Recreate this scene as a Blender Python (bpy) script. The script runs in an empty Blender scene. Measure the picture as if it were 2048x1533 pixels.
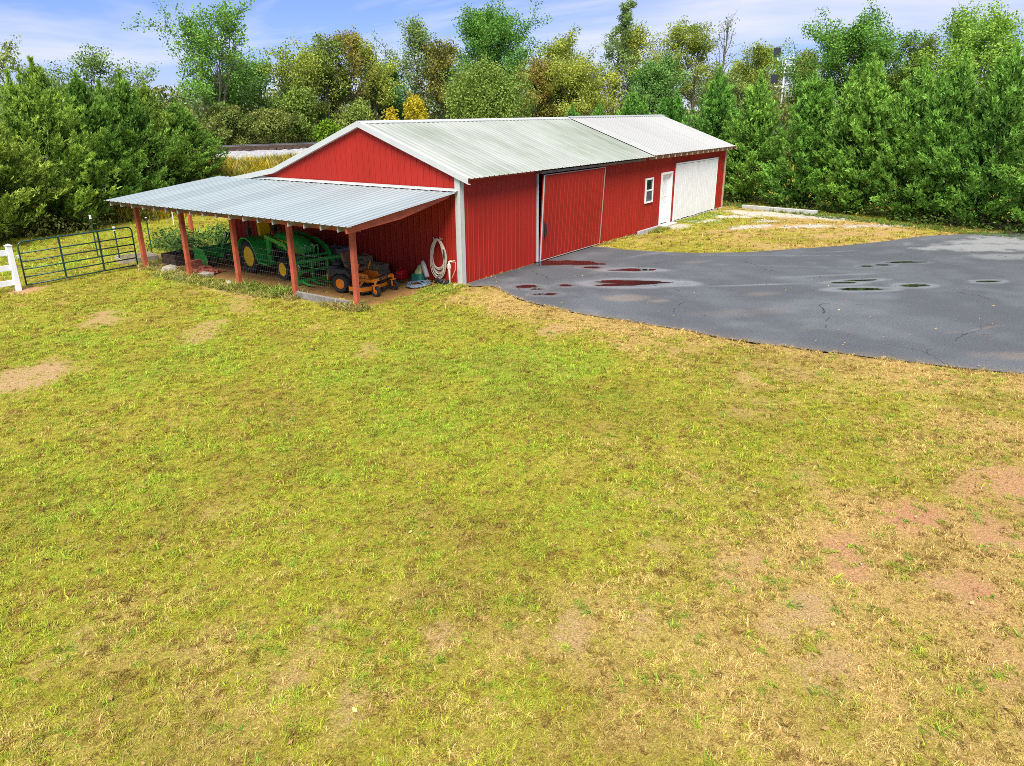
import bpy, bmesh, math, random
import numpy as np
from mathutils import Vector, Matrix

SC = bpy.context.scene
COL = SC.collection
R = math.radians
rng = np.random.default_rng(7)
random.seed(7)

# ------------------------------------------------------------------ camera
CAM = Vector((-15.832, -12.693, 4.496))
_yaw, _pit, _rol = R(34.88), R(20.131), R(-0.43)
_f = Vector((math.cos(_pit)*math.cos(_yaw), math.cos(_pit)*math.sin(_yaw), -math.sin(_pit)))
_r = _f.cross(Vector((0, 0, 1))).normalized()
_u = _r.cross(_f)
_r2 = _r*math.cos(_rol) + _u*math.sin(_rol)
_u2 = -_r*math.sin(_rol) + _u*math.cos(_rol)
cd = bpy.data.cameras.new('camera')
cd.sensor_width = 36.0
cd.lens = 1479.4/2048*36
cd.clip_start, cd.clip_end = 0.1, 5000
cam = bpy.data.objects.new('camera', cd)
m = Matrix.Identity(4)
for i in range(3):
    m[i][0], m[i][1], m[i][2], m[i][3] = _r2[i], _u2[i], -_f[i], CAM[i]
cam.matrix_world = m
COL.objects.link(cam)
SC.camera = cam

# ------------------------------------------------------------------ sky and sun
SUN_EL, SUN_DIR = R(58), Vector((-0.86, -0.50, 0))     # horizontal direction towards the sun
w = bpy.data.worlds.new('World')
SC.world = w
w.use_nodes = True
nt = w.node_tree
nt.nodes.clear()
N = nt.nodes.new
L = nt.links.new
sky = N('ShaderNodeTexSky')
sky.sky_type = 'NISHITA'
sky.sun_disc = False
sky.sun_elevation = SUN_EL
sky.sun_rotation = math.atan2(SUN_DIR.x, SUN_DIR.y)
sky.altitude = 200
sky.air_density = 1.0
sky.dust_density = 0.3
sky.ozone_density = 3.0
# thin high cloud: noise on a plane overhead, drawn out into streaks
tc = N('ShaderNodeTexCoord')
sep = N('ShaderNodeSeparateXYZ')
L(tc.outputs['Generated'], sep.inputs[0])
add = N('ShaderNodeMath'); add.operation = 'ADD'; add.inputs[1].default_value = 0.10
mx = N('ShaderNodeMath'); mx.operation = 'MAXIMUM'; mx.inputs[1].default_value = 0.0
L(sep.outputs['Z'], mx.inputs[0]); L(mx.outputs[0], add.inputs[0])
dx = N('ShaderNodeMath'); dx.operation = 'DIVIDE'
dy = N('ShaderNodeMath'); dy.operation = 'DIVIDE'
L(sep.outputs['X'], dx.inputs[0]); L(add.outputs[0], dx.inputs[1])
L(sep.outputs['Y'], dy.inputs[0]); L(add.outputs[0], dy.inputs[1])
cmb = N('ShaderNodeCombineXYZ')
L(dx.outputs[0], cmb.inputs[0]); L(dy.outputs[0], cmb.inputs[1])
mp = N('ShaderNodeMapping')
mp.inputs['Rotation'].default_value = (0, 0, R(-18))
mp.inputs['Scale'].default_value = (0.55, 0.34, 1)
L(cmb.outputs[0], mp.inputs[0])
nz = N('ShaderNodeTexNoise')
nz.inputs['Scale'].default_value = 1.15
nz.inputs['Detail'].default_value = 7
nz.inputs['Roughness'].default_value = 0.55
nz.inputs['Distortion'].default_value = 0.6
L(mp.outputs[0], nz.inputs['Vector'])
cr = N('ShaderNodeValToRGB')
cr.color_ramp.elements[0].position = 0.43
cr.color_ramp.elements[0].color = (0, 0, 0, 1)
cr.color_ramp.elements[1].position = 0.67
cr.color_ramp.elements[1].color = (0.8, 0.8, 0.8, 1)
L(nz.outputs['Fac'], cr.inputs[0])
tint = N('ShaderNodeMix'); tint.data_type = 'RGBA'; tint.blend_type = 'MULTIPLY'
tint.inputs['Factor'].default_value = 1.0
tint.inputs[7].default_value = (0.64, 0.70, 1.12, 1)
L(sky.outputs[0], tint.inputs[6])
mixc = N('ShaderNodeMix'); mixc.data_type = 'RGBA'
mixc.inputs[7].default_value = (7.0, 7.0, 7.9, 1)
L(cr.outputs[0], mixc.inputs['Factor'])
L(tint.outputs[2], mixc.inputs[6])
bg = N('ShaderNodeBackground')
bg.inputs['Strength'].default_value = 0.060
wo = N('ShaderNodeOutputWorld')
L(mixc.outputs[2], bg.inputs[0]); L(bg.outputs[0], wo.inputs[0])

sl = bpy.data.lights.new('sun', 'SUN')
sl.energy = 3.7
sl.angle = R(34)
sl.color = (1.0, 0.95, 0.87)
so = bpy.data.objects.new('sun', sl)
sd = Vector((SUN_DIR.x*math.cos(SUN_EL), SUN_DIR.y*math.cos(SUN_EL), math.sin(SUN_EL)))
so.rotation_euler = (-sd).to_track_quat('-Z', 'Y').to_euler()
so.location = (0, 0, 60)
COL.objects.link(so)

SC.view_settings.view_transform = 'Standard'
SC.view_settings.look = 'None'
SC.view_settings.exposure = 1.15
SC.view_settings.gamma = 1.0
SC.render.engine = 'CYCLES'
SC.cycles.max_bounces = 6
SC.cycles.diffuse_bounces = 3
SC.cycles.glossy_bounces = 3
SC.cycles.transmission_bounces = 4
SC.cycles.transparent_max_bounces = 8
SC.cycles.use_denoising = False
SC.cycles.filter_width = 0.85
SC.cycles.sample_clamp_indirect = 6

# ------------------------------------------------------------------ helpers
MATS = {}
def mat(name, col, rough=0.6, metal=0.0, var=0.12, vscale=3.0, col2=None, bump=0.0, bscale=30.0,
        spec=0.5, attr=None, sub=None):
    """procedural principled material: colour varied by noise in object space, optional bump"""
    if name in MATS:
        return MATS[name]
    M = bpy.data.materials.new(name)
    M.use_nodes = True
    t = M.node_tree
    b = t.nodes['Principled BSDF']
    b.inputs['Roughness'].default_value = rough
    b.inputs['Metallic'].default_value = metal
    b.inputs['Specular IOR Level'].default_value = spec
    g = t.nodes.new('ShaderNodeNewGeometry')
    n = t.nodes.new('ShaderNodeTexNoise')
    n.inputs['Scale'].default_value = vscale
    n.inputs['Detail'].default_value = 6
    n.inputs['Roughness'].default_value = 0.65
    t.links.new(g.outputs['Position'], n.inputs['Vector'])
    rp = t.nodes.new('ShaderNodeValToRGB')
    c2 = col2 if col2 else tuple(c*(1-var) for c in col)
    c1 = col if col2 else tuple(min(1, c*(1+var)) for c in col)
    rp.color_ramp.elements[0].position = 0.36
    rp.color_ramp.elements[1].position = 0.66
    rp.color_ramp.elements[0].color = (*c2, 1)
    rp.color_ramp.elements[1].color = (*c1, 1)
    t.links.new(n.outputs['Fac'], rp.inputs[0])
    t.links.new(rp.outputs[0], b.inputs['Base Color'])
    if bump:
        n2 = t.nodes.new('ShaderNodeTexNoise')
        n2.inputs['Scale'].default_value = bscale
        n2.inputs['Detail'].default_value = 5
        t.links.new(g.outputs['Position'], n2.inputs['Vector'])
        bp = t.nodes.new('ShaderNodeBump')
        bp.inputs['Strength'].default_value = bump
        bp.inputs['Distance'].default_value = 0.02
        t.links.new(n2.outputs['Fac'], bp.inputs['Height'])
        t.links.new(bp.outputs[0], b.inputs['Normal'])
    MATS[name] = M
    return M

def leafmat(name, a, b, trans=0.25, rough=0.6):
    """foliage: colour runs from a to b with the leaf's own 'tint' value"""
    if name in MATS:
        return MATS[name]
    M = bpy.data.materials.new(name)
    M.use_nodes = True
    t = M.node_tree
    t.nodes.clear()
    at = t.nodes.new('ShaderNodeAttribute'); at.attribute_name = 'tint'
    rp = t.nodes.new('ShaderNodeValToRGB')
    rp.color_ramp.elements[0].color = (*a, 1)
    rp.color_ramp.elements[1].color = (*b, 1)
    t.links.new(at.outputs['Fac'], rp.inputs[0])
    oi = t.nodes.new('ShaderNodeObjectInfo')
    hs = t.nodes.new('ShaderNodeHueSaturation')
    mr = t.nodes.new('ShaderNodeMapRange'); mr.inputs['To Min'].default_value = .84; mr.inputs['To Max'].default_value = 1.16
    mh = t.nodes.new('ShaderNodeMapRange'); mh.inputs['To Min'].default_value = .515; mh.inputs['To Max'].default_value = .485
    t.links.new(oi.outputs['Random'], mr.inputs[0]); t.links.new(oi.outputs['Random'], mh.inputs[0])
    t.links.new(mr.outputs[0], hs.inputs['Value']); t.links.new(mh.outputs[0], hs.inputs['Hue']); t.links.new(rp.outputs[0], hs.inputs['Color'])
    rp = hs
    p = t.nodes.new('ShaderNodeBsdfPrincipled')
    p.inputs['Roughness'].default_value = rough
    p.inputs['Specular IOR Level'].default_value = 0.25
    tr = t.nodes.new('ShaderNodeBsdfTranslucent')
    mxs = t.nodes.new('ShaderNodeMixShader'); mxs.inputs[0].default_value = trans
    o = t.nodes.new('ShaderNodeOutputMaterial')
    t.links.new(rp.outputs[0], p.inputs['Base Color'])
    t.links.new(rp.outputs[0], tr.inputs['Color'])
    t.links.new(p.outputs[0], mxs.inputs[1]); t.links.new(tr.outputs[0], mxs.inputs[2])
    t.links.new(mxs.outputs[0], o.inputs[0])
    MATS[name] = M
    return M

def tag(o, label=None, cat=None, group=None, kind=None):
    if label: o['label'] = label
    if cat: o['category'] = cat
    if group: o['group'] = group
    if kind: o['kind'] = kind
    return o

def thing(name, label, cat, loc=(0, 0, 0), rotz=0.0, group=None, local=False):
    o = bpy.data.objects.new(name, None)
    o.empty_display_size = 0.2
    COL.objects.link(o)
    o.location = loc
    o.rotation_euler = (0, 0, rotz)
    tag(o, label, cat, group)
    if local:
        LOCAL.add(o.name)
    return o
LOCAL = set()

def place(o, parent):
    COL.objects.link(o)
    if parent is not None:
        o.parent = parent
        if parent.type == 'EMPTY' and parent.name not in LOCAL:
            o.location = -Vector(parent.location)
    return o

class MB:
    def __init__(s):
        s.v, s.f = [], []
    def add(s, vs, fs):
        b = len(s.v)
        s.v += [tuple(v) for v in vs]
        s.f += [tuple(i+b for i in f) for f in fs]
        return s
    def bx(s, x0, x1, y0, y1, z0, z1):
        return s.add([(x0,y0,z0),(x1,y0,z0),(x1,y1,z0),(x0,y1,z0),(x0,y0,z1),(x1,y0,z1),(x1,y1,z1),(x0,y1,z1)],
                     [(0,3,2,1),(4,5,6,7),(0,1,5,4),(1,2,6,5),(2,3,7,6),(3,0,4,7)])
    def bar(s, p, q, wd, hg, up=(0, 0, 1), taper=1.0):
        p, q = Vector(p), Vector(q)
        d = (q-p).normalized()
        a = d.cross(Vector(up))
        if a.length < 1e-4: a = d.cross(Vector((1, 0, 0)))
        a.normalize(); b = a.cross(d)
        vs = []
        for c, k in ((p, 1), (q, taper)):
            for i, j in ((-1,-1),(1,-1),(1,1),(-1,1)):
                vs.append(c + a*(i*wd/2*k) + b*(j*hg/2*k))
        return s.add(vs, [(3,2,1,0),(4,5,6,7),(0,1,5,4),(1,2,6,5),(2,3,7,6),(3,0,4,7)])
    def tube(s, pts, r, n=8, closed=False, caps=True):
        pts = [Vector(p) for p in pts]
        k = len(pts)
        rs = r if isinstance(r, (list, tuple)) else [r]*k
        vs, fs = [], []
        prev = None
        for i, p in enumerate(pts):
            if closed: t = pts[(i+1) % k]-pts[i-1]
            else: t = pts[min(i+1, k-1)]-pts[max(i-1, 0)]
            t = t.normalized() if t.length > 1e-9 else Vector((0, 0, 1))
            if prev is None:
                a = t.cross(Vector((0, 0, 1)))
                if a.length < 0.05: a = t.cross(Vector((1, 0, 0)))
            else:
                a = prev - t*prev.dot(t)
            a.normalize(); prev = a
            b = t.cross(a)
            for j in range(n):
                th = 2*math.pi*j/n
                vs.append(p + (a*math.cos(th)+b*math.sin(th))*rs[i])
        m = k if closed else k-1
        for i in range(m):
            i2 = (i+1) % k
            for j in range(n):
                fs.append((i*n+j, i*n+(j+1) % n, i2*n+(j+1) % n, i2*n+j))
        if caps and not closed:
            fs.append(tuple(range(n-1, -1, -1)))
            fs.append(tuple((k-1)*n+j for j in range(n)))
        return s.add(vs, fs)
    def lathe(s, prof, n=16, org=(0, 0, 0), axis='z', closed=False):
        """prof: (radius, height) pairs revolved about an axis through org"""
        vs, fs = [], []
        o = Vector(org)
        k = len(prof)
        for (r, h) in prof:
            for j in range(n):
                th = 2*math.pi*j/n
                c, q = r*math.cos(th), r*math.sin(th)
                vs.append(o + Vector({'z': (c, q, h), 'y': (q, h, c), 'x': (h, c, q)}[axis]))
        for i in range(k if closed else k-1):
            i2 = (i+1) % k
            for j in range(n):
                fs.append((i*n+j, i*n+(j+1) % n, i2*n+(j+1) % n, i2*n+j))
        if not closed:
            fs.append(tuple(range(n-1, -1, -1))); fs.append(tuple((k-1)*n+j for j in range(n)))
        return s.add(vs, fs)
    def prism(s, poly, axis, a, b):
        """poly in the two other axes (cyclic order), extruded from a to b"""
        n = len(poly)
        mk = {'x': lambda p, h: (h, p[0], p[1]), 'y': lambda p, h: (p[0], h, p[1]), 'z': lambda p, h: (p[0], p[1], h)}[axis]
        vs = [mk(p, a) for p in poly] + [mk(p, b) for p in poly]
        fs = [tuple(range(n-1, -1, -1)), tuple(range(n, 2*n))]
        fs += [(i, (i+1) % n, n+(i+1) % n, n+i) for i in range(n)]
        return s.add(vs, fs)
    def xf(s, M):
        s.v = [tuple(M @ Vector(v)) for v in s.v]
        return s
    def mesh(s, name, material, smooth=False):
        me = bpy.data.meshes.new(name)
        me.from_pydata(s.v, [], s.f)
        bm = bmesh.new(); bm.from_mesh(me)
        bmesh.ops.recalc_face_normals(bm, faces=bm.faces)
        bm.to_mesh(me); bm.free()
        if material: me.materials.append(material)
        if smooth:
            me.polygons.foreach_set('use_smooth', [True]*len(me.polygons))
        return me
    def build(s, name, material, parent=None, smooth=False, bevel=0.0, seg=2, subsurf=0):
        o = bpy.data.objects.new(name, s.mesh(name, material, smooth))
        place(o, parent)
        if bevel:
            b = o.modifiers.new('bevel', 'BEVEL')
            b.width = bevel; b.segments = seg; b.limit_method = 'ANGLE'; b.angle_limit = R(35)
        if subsurf:
            b = o.modifiers.new('sub', 'SUBSURF'); b.levels = b.render_levels = subsurf
        return o

def inst(src, offset, parent, rot=None, name=None, scale=None):
    o = src.copy()
    if name: o.name = name
    for k in list(o.keys()): pass
    COL.objects.link(o)
    o.parent = parent
    o.location = Vector(src.location) + Vector(offset)
    if rot: o.rotation_euler = rot
    if scale: o.scale = scale
    return o

def np_mesh(name, V, F, material, attrs=None, smooth=False):
    """V (n,3), F (m,k) numpy arrays; attrs: dict name -> (domain POINT) float or colour array"""
    me = bpy.data.meshes.new(name)
    n, (mf, k) = len(V), F.shape
    me.vertices.add(n)
    me.vertices.foreach_set('co', np.ascontiguousarray(V, dtype=np.float32).ravel())
    me.loops.add(mf*k)
    me.loops.foreach_set('vertex_index', np.ascontiguousarray(F, dtype=np.int32).ravel())
    me.polygons.add(mf)
    me.polygons.foreach_set('loop_start', np.arange(0, mf*k, k, dtype=np.int32))
    if smooth:
        me.polygons.foreach_set('use_smooth', np.ones(mf, dtype=bool))
    me.update(calc_edges=True)
    for an, arr in (attrs or {}).items():
        if arr.ndim == 1:
            a = me.attributes.new(an, 'FLOAT', 'POINT')
            a.data.foreach_set('value', arr.astype(np.float32))
        else:
            a = me.attributes.new(an, 'FLOAT_COLOR', 'POINT')
            c = np.ones((n, 4), np.float32); c[:, :3] = arr[:, :3]
            a.data.foreach_set('color', c.ravel())
    if material: me.materials.append(material)
    return me

def np_obj(name, me, parent=None):
    o = bpy.data.objects.new(name, me)
    return place(o, parent)

def vnoise(x, y, sc, seed=0):
    x = np.asarray(x, float)*sc; y = np.asarray(y, float)*sc
    xi, yi = np.floor(x).astype(np.int64), np.floor(y).astype(np.int64)
    fx, fy = x-xi, y-yi
    fx = fx*fx*(3-2*fx); fy = fy*fy*(3-2*fy)
    def h(a, b):
        n = (a*374761393 + b*668265263 + seed*982451653) & 0x7fffffff
        n = ((n ^ (n >> 13))*1274126177) & 0x7fffffff
        return ((n ^ (n >> 16)) & 0xffff)/65535.0
    return (h(xi, yi)*(1-fx)+h(xi+1, yi)*fx)*(1-fy) + (h(xi, yi+1)*(1-fx)+h(xi+1, yi+1)*fx)*fy

def fbm(x, y, sc, seed=0, o=4):
    a, t, s = 0.5, 0.0, 0.0
    for i in range(o):
        t = t + a*vnoise(x, y, sc*2**i, seed+i*17); s += a; a *= 0.55
    return t/s

def sstep(a, b, x):
    t = np.clip((x-a)/(b-a), 0, 1)
    return t*t*(3-2*t)

def in_poly(x, y, P):
    x = np.asarray(x); y = np.asarray(y)
    r = np.zeros(x.shape, bool)
    n = len(P)
    for i in range(n):
        (x0, y0), (x1, y1) = P[i], P[(i+1) % n]
        c = (y0 > y) != (y1 > y)
        with np.errstate(divide='ignore', invalid='ignore'):
            r ^= c & (x < (x1-x0)*(y-y0)/((y1-y0) if y1 != y0 else 1e-9)+x0)
    return r

def resample(P, n):
    P = np.array(P, float)
    d = np.r_[0, np.cumsum(np.hypot(*np.diff(P, axis=0).T))]
    t = np.linspace(0, d[-1], n)
    return np.c_[np.interp(t, d, P[:, 0]), np.interp(t, d, P[:, 1])]

def smooth_curve(P, n):
    """Catmull-Rom through P, n points"""
    P = [np.array(p, float) for p in P]
    Q = [2*P[0]-P[1]] + P + [2*P[-1]-P[-2]]
    out = []
    for i in range(1, len(Q)-2):
        for t in np.linspace(0, 1, 12, endpoint=False):
            a, b, c, d = Q[i-1], Q[i], Q[i+1], Q[i+2]
            out.append(0.5*((2*b)+(-a+c)*t+(2*a-5*b+4*c-d)*t*t+(-a+3*b-3*c+d)*t**3))
    out.append(P[-1])
    return resample(out, n)
# ------------------------------------------------------------------ terrain
T0 = np.array([11.67, 28.13]); TD = np.array([1.0, -0.24]); TD = TD/np.hypot(*TD); TN = np.array([-TD[1], TD[0]])
def tdist(x, y):
    return (np.asarray(x)-T0[0])*TN[0] + (np.asarray(y)-T0[1])*TN[1]
def gz(x, y):
    x = np.asarray(x, float); y = np.asarray(y, float)
    s = tdist(x, y)
    z = 2.05*sstep(-9.5, -3.0, s) + 0.03*np.clip(s-3, 0, 40)
    away = np.maximum(sstep(-1.6, -4.5, x), sstep(11.0, 13.0, y))      # the yard by the barn is level
    z = z + away*(0.10*(fbm(x, y, 0.13, 5, 3)-0.5) + 0.05*(fbm(x, y, 0.7, 9, 3)-0.5))
    dip = np.exp(-((x-11.4)/1.0)**2-((y+0.1)/0.9)**2)
    return z - 0.13*dip

ASN = [(0.15,-0.02),(-0.1,-0.35),(0.25,-0.85),(-0.25,-1.75),(-0.65,-2.55),(-0.9,-3.7),(-0.97,-5.0),(-0.95,-6.1),(-1.0,-7.3),(-1.04,-8.4),(-0.92,-9.4),(-0.8,-10.3),(-0.66,-11.2),(-0.55,-12.0),(-0.25,-13.2),(0.6,-16),(2.0,-22),(3,-30)]
ASF = [(0.2,-0.02),(2.5,-0.02),(5,-0.02),(7.35,-0.02),(7.5,-0.5),(7.4,-1.3),(7.6,-2.3),(8.1,-3.7),(9.3,-5.1),(10.8,-6.3),(12.2,-7.4),(13.6,-8.2),(16.1,-9.5),(17.6,-11.0),(19.0,-12.6),(20.5,-16),(22,-22),(24,-30)]
asn = smooth_curve(ASN, 200); asf = resample(ASF, 200)
asn[:, 0] += 0.10*(fbm(asn[:, 0], asn[:, 1], 1.7, 3, 3)-0.5)*np.clip(np.arange(200)/12, 0, 1)
asf[45:, 1] += 0.22*(fbm(asf[45:, 0], asf[45:, 1], 1.3, 4, 3)-0.5)
ASPOLY = np.vstack([asn, asf[::-1]])

DRY = np.array([(-11.9,-1.5,.35),(-13.1,-4.3,.42),(-14.2,-6.7,.45),(-9.1,0.1,.3),(-11.7,-4.3,.38),(-13.3,-6.9,.5),(-6.5,-1.0,.3),(-9.7,-4.7,.3),(-11.7,-7.1,.4),(-12.9,-8.5,.55),(-4.9,-3.5,.22),(-4.8,-4.7,.1),(-4.8,-5.9,.08),(-8.5,-6.5,.35),(-10.5,-8.1,.42),(-12.0,-9.4,.52),(-0.7,-4.0,.8),(-0.9,-1.9,.75),(-0.8,-1.0,.7),(-2.0,-6.6,.75),(-2.5,-8.8,.72),(-4.5,-7.3,.35),(-5.7,-9.1,.4),(-2.3,-10.6,.75),(-5.4,-11.2,.5),(-2.4,-12.1,.7),(-5.5,-12.4,.65),(-8.0,-8.6,.35),(-9.3,-9.9,.5),(-8.2,-10.7,.6),(-8.6,-11.8,.85),(-7.6,-12.4,.9),(-8.2,-13.1,.85),(-9.9,-11.2,.65),(-10.4,-12.2,.7),(-11.3,-10.4,.6),(-9.9,-12.9,.62),(-0.7,-13.0,.75),(-3.7,0.6,.35),(-2.7,-1.0,.25),(-5.4,3.1,.4),(-6.5,6.8,.3),(-8.8,2.4,.3),(9.8,-1.1,.6),(11.9,-2.3,.5),(12.2,-5.0,.7),(14.9,-7.1,.85),(8.3,-0.9,.5),(14.4,-1.3,.35),(-3.6,15.9,.3),(0.2,14.1,.3),(12,20,.4),(19,-2,.55),(21,-6,.4),(17.5,-5.5,.9),(18.3,-8.8,.8)])
# worn patches: x, y, along, across, turn, strength, redness
BARE = [(-10.4,1.84,1.0,.7,.4,1,.15),(-7.5,4.7,.9,.45,.9,.8,.25),(-6.84,1.78,1.0,.4,.6,.7,.2),(-2.46,-4.53,.6,.3,.3,.7,.35),(-5.76,-2.18,.5,.25,.5,.5,.2),
        (-8.0,-11.65,.42,.2,-.2,.95,.9),(-6.9,-12.15,.5,.34,-.2,1,1),(-5.3,-13.1,.7,.45,-.4,.9,.8),(-6.8,-13.0,.5,.3,-.2,.9,.8),(-8.15,-12.95,.3,.2,0,.9,1),(-8.45,-11.85,.25,.2,0,.9,.9),(-6.0,-13.3,.5,.35,.3,.8,.7),
        (-10.4,-10.4,.35,.16,.2,.8,.15),(-10.9,-9.9,.4,.18,.5,.8,.2),(-11.65,-8.95,.35,.15,.5,.7,.25),(-12.15,-7.95,.3,.14,.5,.6,.2),(-9.6,-11.57,.5,.22,-.3,.85,.2),(-10.2,-11.95,.4,.2,-.3,.8,.2),(-4.7,-9.5,.6,.4,-.2,.5,.3),(-2.6,-9.8,.7,.4,-.3,.5,.4),
        (-12.68,-8.86,.3,.15,.5,.6,.2),(-11.1,-9.5,.3,.12,.4,.6,.2),(-7.1,9.6,.45,.35,0,1,.6),(-5.0,3.0,.9,.3,1.2,.5,.35),(-4.1,4.6,1.4,.35,1.45,.75,.45),(-4.0,7.0,.8,.3,1.3,.5,.3),(-1.0,-0.95,.6,.35,.2,.5,.4),(-2.9,11.2,.6,.35,.4,.9,.5),(-1.7,11.2,1.2,.8,.2,.5,.3),(15.8,-4.3,1.6,.5,-.7,.9,.35),(17.9,-7.2,1.3,.6,-.8,.9,.4),(14.2,-6.4,1.5,.5,-.6,.8,.4),(13.2,-2.6,1.0,.3,-.5,.6,.3),(18.6,-4.3,1.0,.5,-.8,.7,.2)]
GRAV = [(17.6,-1.6,1.6,.5,-1.0,1),(19.3,-2.4,1.0,2.2,0,1),(19.4,-5.2,.8,1.8,.2,.9),(14.9,-3.2,1.2,.45,-.5,.9),(16.4,-5.2,1.4,.4,-.7,.95),(17.3,-6.8,.9,.35,-.8,.9),(13.4,-.75,.9,.5,0,.8),(15.6,-1.0,1.1,.4,-.5,.7),(18.2,-8.0,.8,.4,-.9,.7),(16.9,-3.2,.8,.35,-.8,.8)]

def blob(x, y, cx, cy, a, b, t, wob=0.45, seed=1):
    c, s = math.cos(t), math.sin(t)
    u, v = ((x-cx)*c+(y-cy)*s)/a, (-(x-cx)*s+(y-cy)*c)/b
    return np.hypot(u, v) + wob*(fbm(x, y, 2.2, seed, 3)-0.5)*2

def lawn(x, y):
    """dryness, bareness, redness, gravel at ground points"""
    x = np.asarray(x, float); y = np.asarray(y, float)
    num = np.zeros_like(x); den = np.zeros_like(x)
    for (a, b, v) in DRY:
        wgt = 1.0/((x-a)**2+(y-b)**2+0.35)**1.7
        num += wgt*v; den += wgt
    dry = num/den
    d = np.hypot(x+4, y+6)
    dry = dry + 0.75*(fbm(x, y, 0.55, 21, 4)-0.5) + 0.55*(fbm(x, y, 2.3, 33, 3)-0.5)
    ed = np.full(x.shape, 9.0)                     # strip of scorched grass beside the asphalt
    for p in asn[6::4]: ed = np.minimum(ed, (x-p[0])**2+(y-p[1])**2)
    dry = dry + .14*sstep(-9.5, -12, y)*sstep(-1.5, -4, x)*sstep(-11.5, -9, x)*(.5+fbm(x, y, .9, 143, 3))
    dry = dry + .42*np.exp(-np.sqrt(ed)/.75)
    bare = np.zeros_like(x); red = np.full_like(x, 0.2)
    for i, (cx, cy, a, b, t, st, rd) in enumerate(BARE):
        k = st*(1-sstep(0.55, 1.25, blob(x, y, cx, cy, a*1.1, b*1.1, t, 0.55, 40+i)))
        red = np.where(k > bare, rd, red); bare = np.maximum(bare, k)
    thin = sstep(0.60, 0.80, fbm(x, y, 1.1, 51, 4))*sstep(0.35, 0.8, dry)*0.8
    bare = bare*sstep(.22, .55, fbm(x, y, 3.1, 57, 3)+.12)
    red = np.where(thin > bare, 0.25+0.4*sstep(-9, -13, y), red)
    bare = np.maximum(bare, thin)
    grav = np.zeros_like(x)
    for i, (cx, cy, a, b, t, st) in enumerate(GRAV):
        grav = np.maximum(grav, st*(1-sstep(0.6, 1.1, blob(x, y, cx, cy, a, b, t, 0.5, 90+i))))
    shed = (x > -3.35) & (x < 0.02) & (y > 0.45+0.5*(fbm(x, y, 1.3, 8, 3)-.5)) & (y < 10.2)
    return np.clip(dry, 0, 1), np.clip(bare, 0, 1), red, grav, shed

def mixc3(a, b, t):
    t = np.asarray(t)[:, None]
    return np.asarray(a)*(1-t)+np.asarray(b)*t

GREEN, YELL, STRAW, BROWN = map(np.array, [(.330,.470,.036), (.400,.420,.030), (.650,.470,.170), (.270,.170,.036)])
TAN, RED, THATCH, GRAVC, HAY = map(np.array, [(.40,.285,.14), (.42,.225,.12), (.20,.135,.035), (.47,.44,.39), (.33,.18,.065)])
def grass_colour(dry):
    c = mixc3(GREEN, YELL, sstep(0.0, 0.42, dry))
    return c*(1-sstep(0.5, 0.95, dry))[:, None] + STRAW*sstep(0.5, 0.95, dry)[:, None]

def olive(c, x, y, k=.34):
    """patches of browner, older grass"""
    t = (k*sstep(.50, .70, fbm(x, y, .8, 131, 4)))[:, None]
    return c*(1-t)+np.array((.27, .225, .03))*t

def ground_colour(x, y):
    dry, bare, red, grav, shed = lawn(x, y)
    c = 0.42*olive(grass_colour(dry), x, y) + 0.58*THATCH
    soil = mixc3(TAN, RED, red)
    c = c*(1-bare)[:, None] + soil*bare[:, None]
    c = c*(1-grav)[:, None] + GRAVC*grav[:, None]
    c = np.where(shed[:, None], HAY, c)
    s = tdist(x, y)
    bank = sstep(-11, -8, s)
    c = c*(1-bank)[:, None] + np.array((.20, .17, .05))*bank[:, None]
    far = sstep(-3.0, -2.0, s)
    c = c*(1-far)[:, None] + np.array((.13, .12, .04))*far[:, None]
    return c

def axis(a, b, st, out, n):
    mid = np.arange(a, b+st*.5, st)
    g = np.geomspace(st*1.5, out, n)
    return np.r_[(a-g)[::-1], mid, b+g]
ax_, ay_ = axis(-17, 24, 0.17, 900, 22), axis(-18, 30, 0.19, 900, 22)
GX, GY = np.meshgrid(ax_, ay_, indexing='ij')
gx, gy = GX.ravel(), GY.ravel()
nx, ny = len(ax_), len(ay_)
idx = np.arange(nx*ny).reshape(nx, ny)
GF = np.stack([idx[:-1, :-1], idx[1:, :-1], idx[1:, 1:], idx[:-1, 1:]], -1).reshape(-1, 4)
GZ = gz(gx, gy)
GZ = GZ - 0.035*in_poly(gx, gy, ASPOLY)

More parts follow.
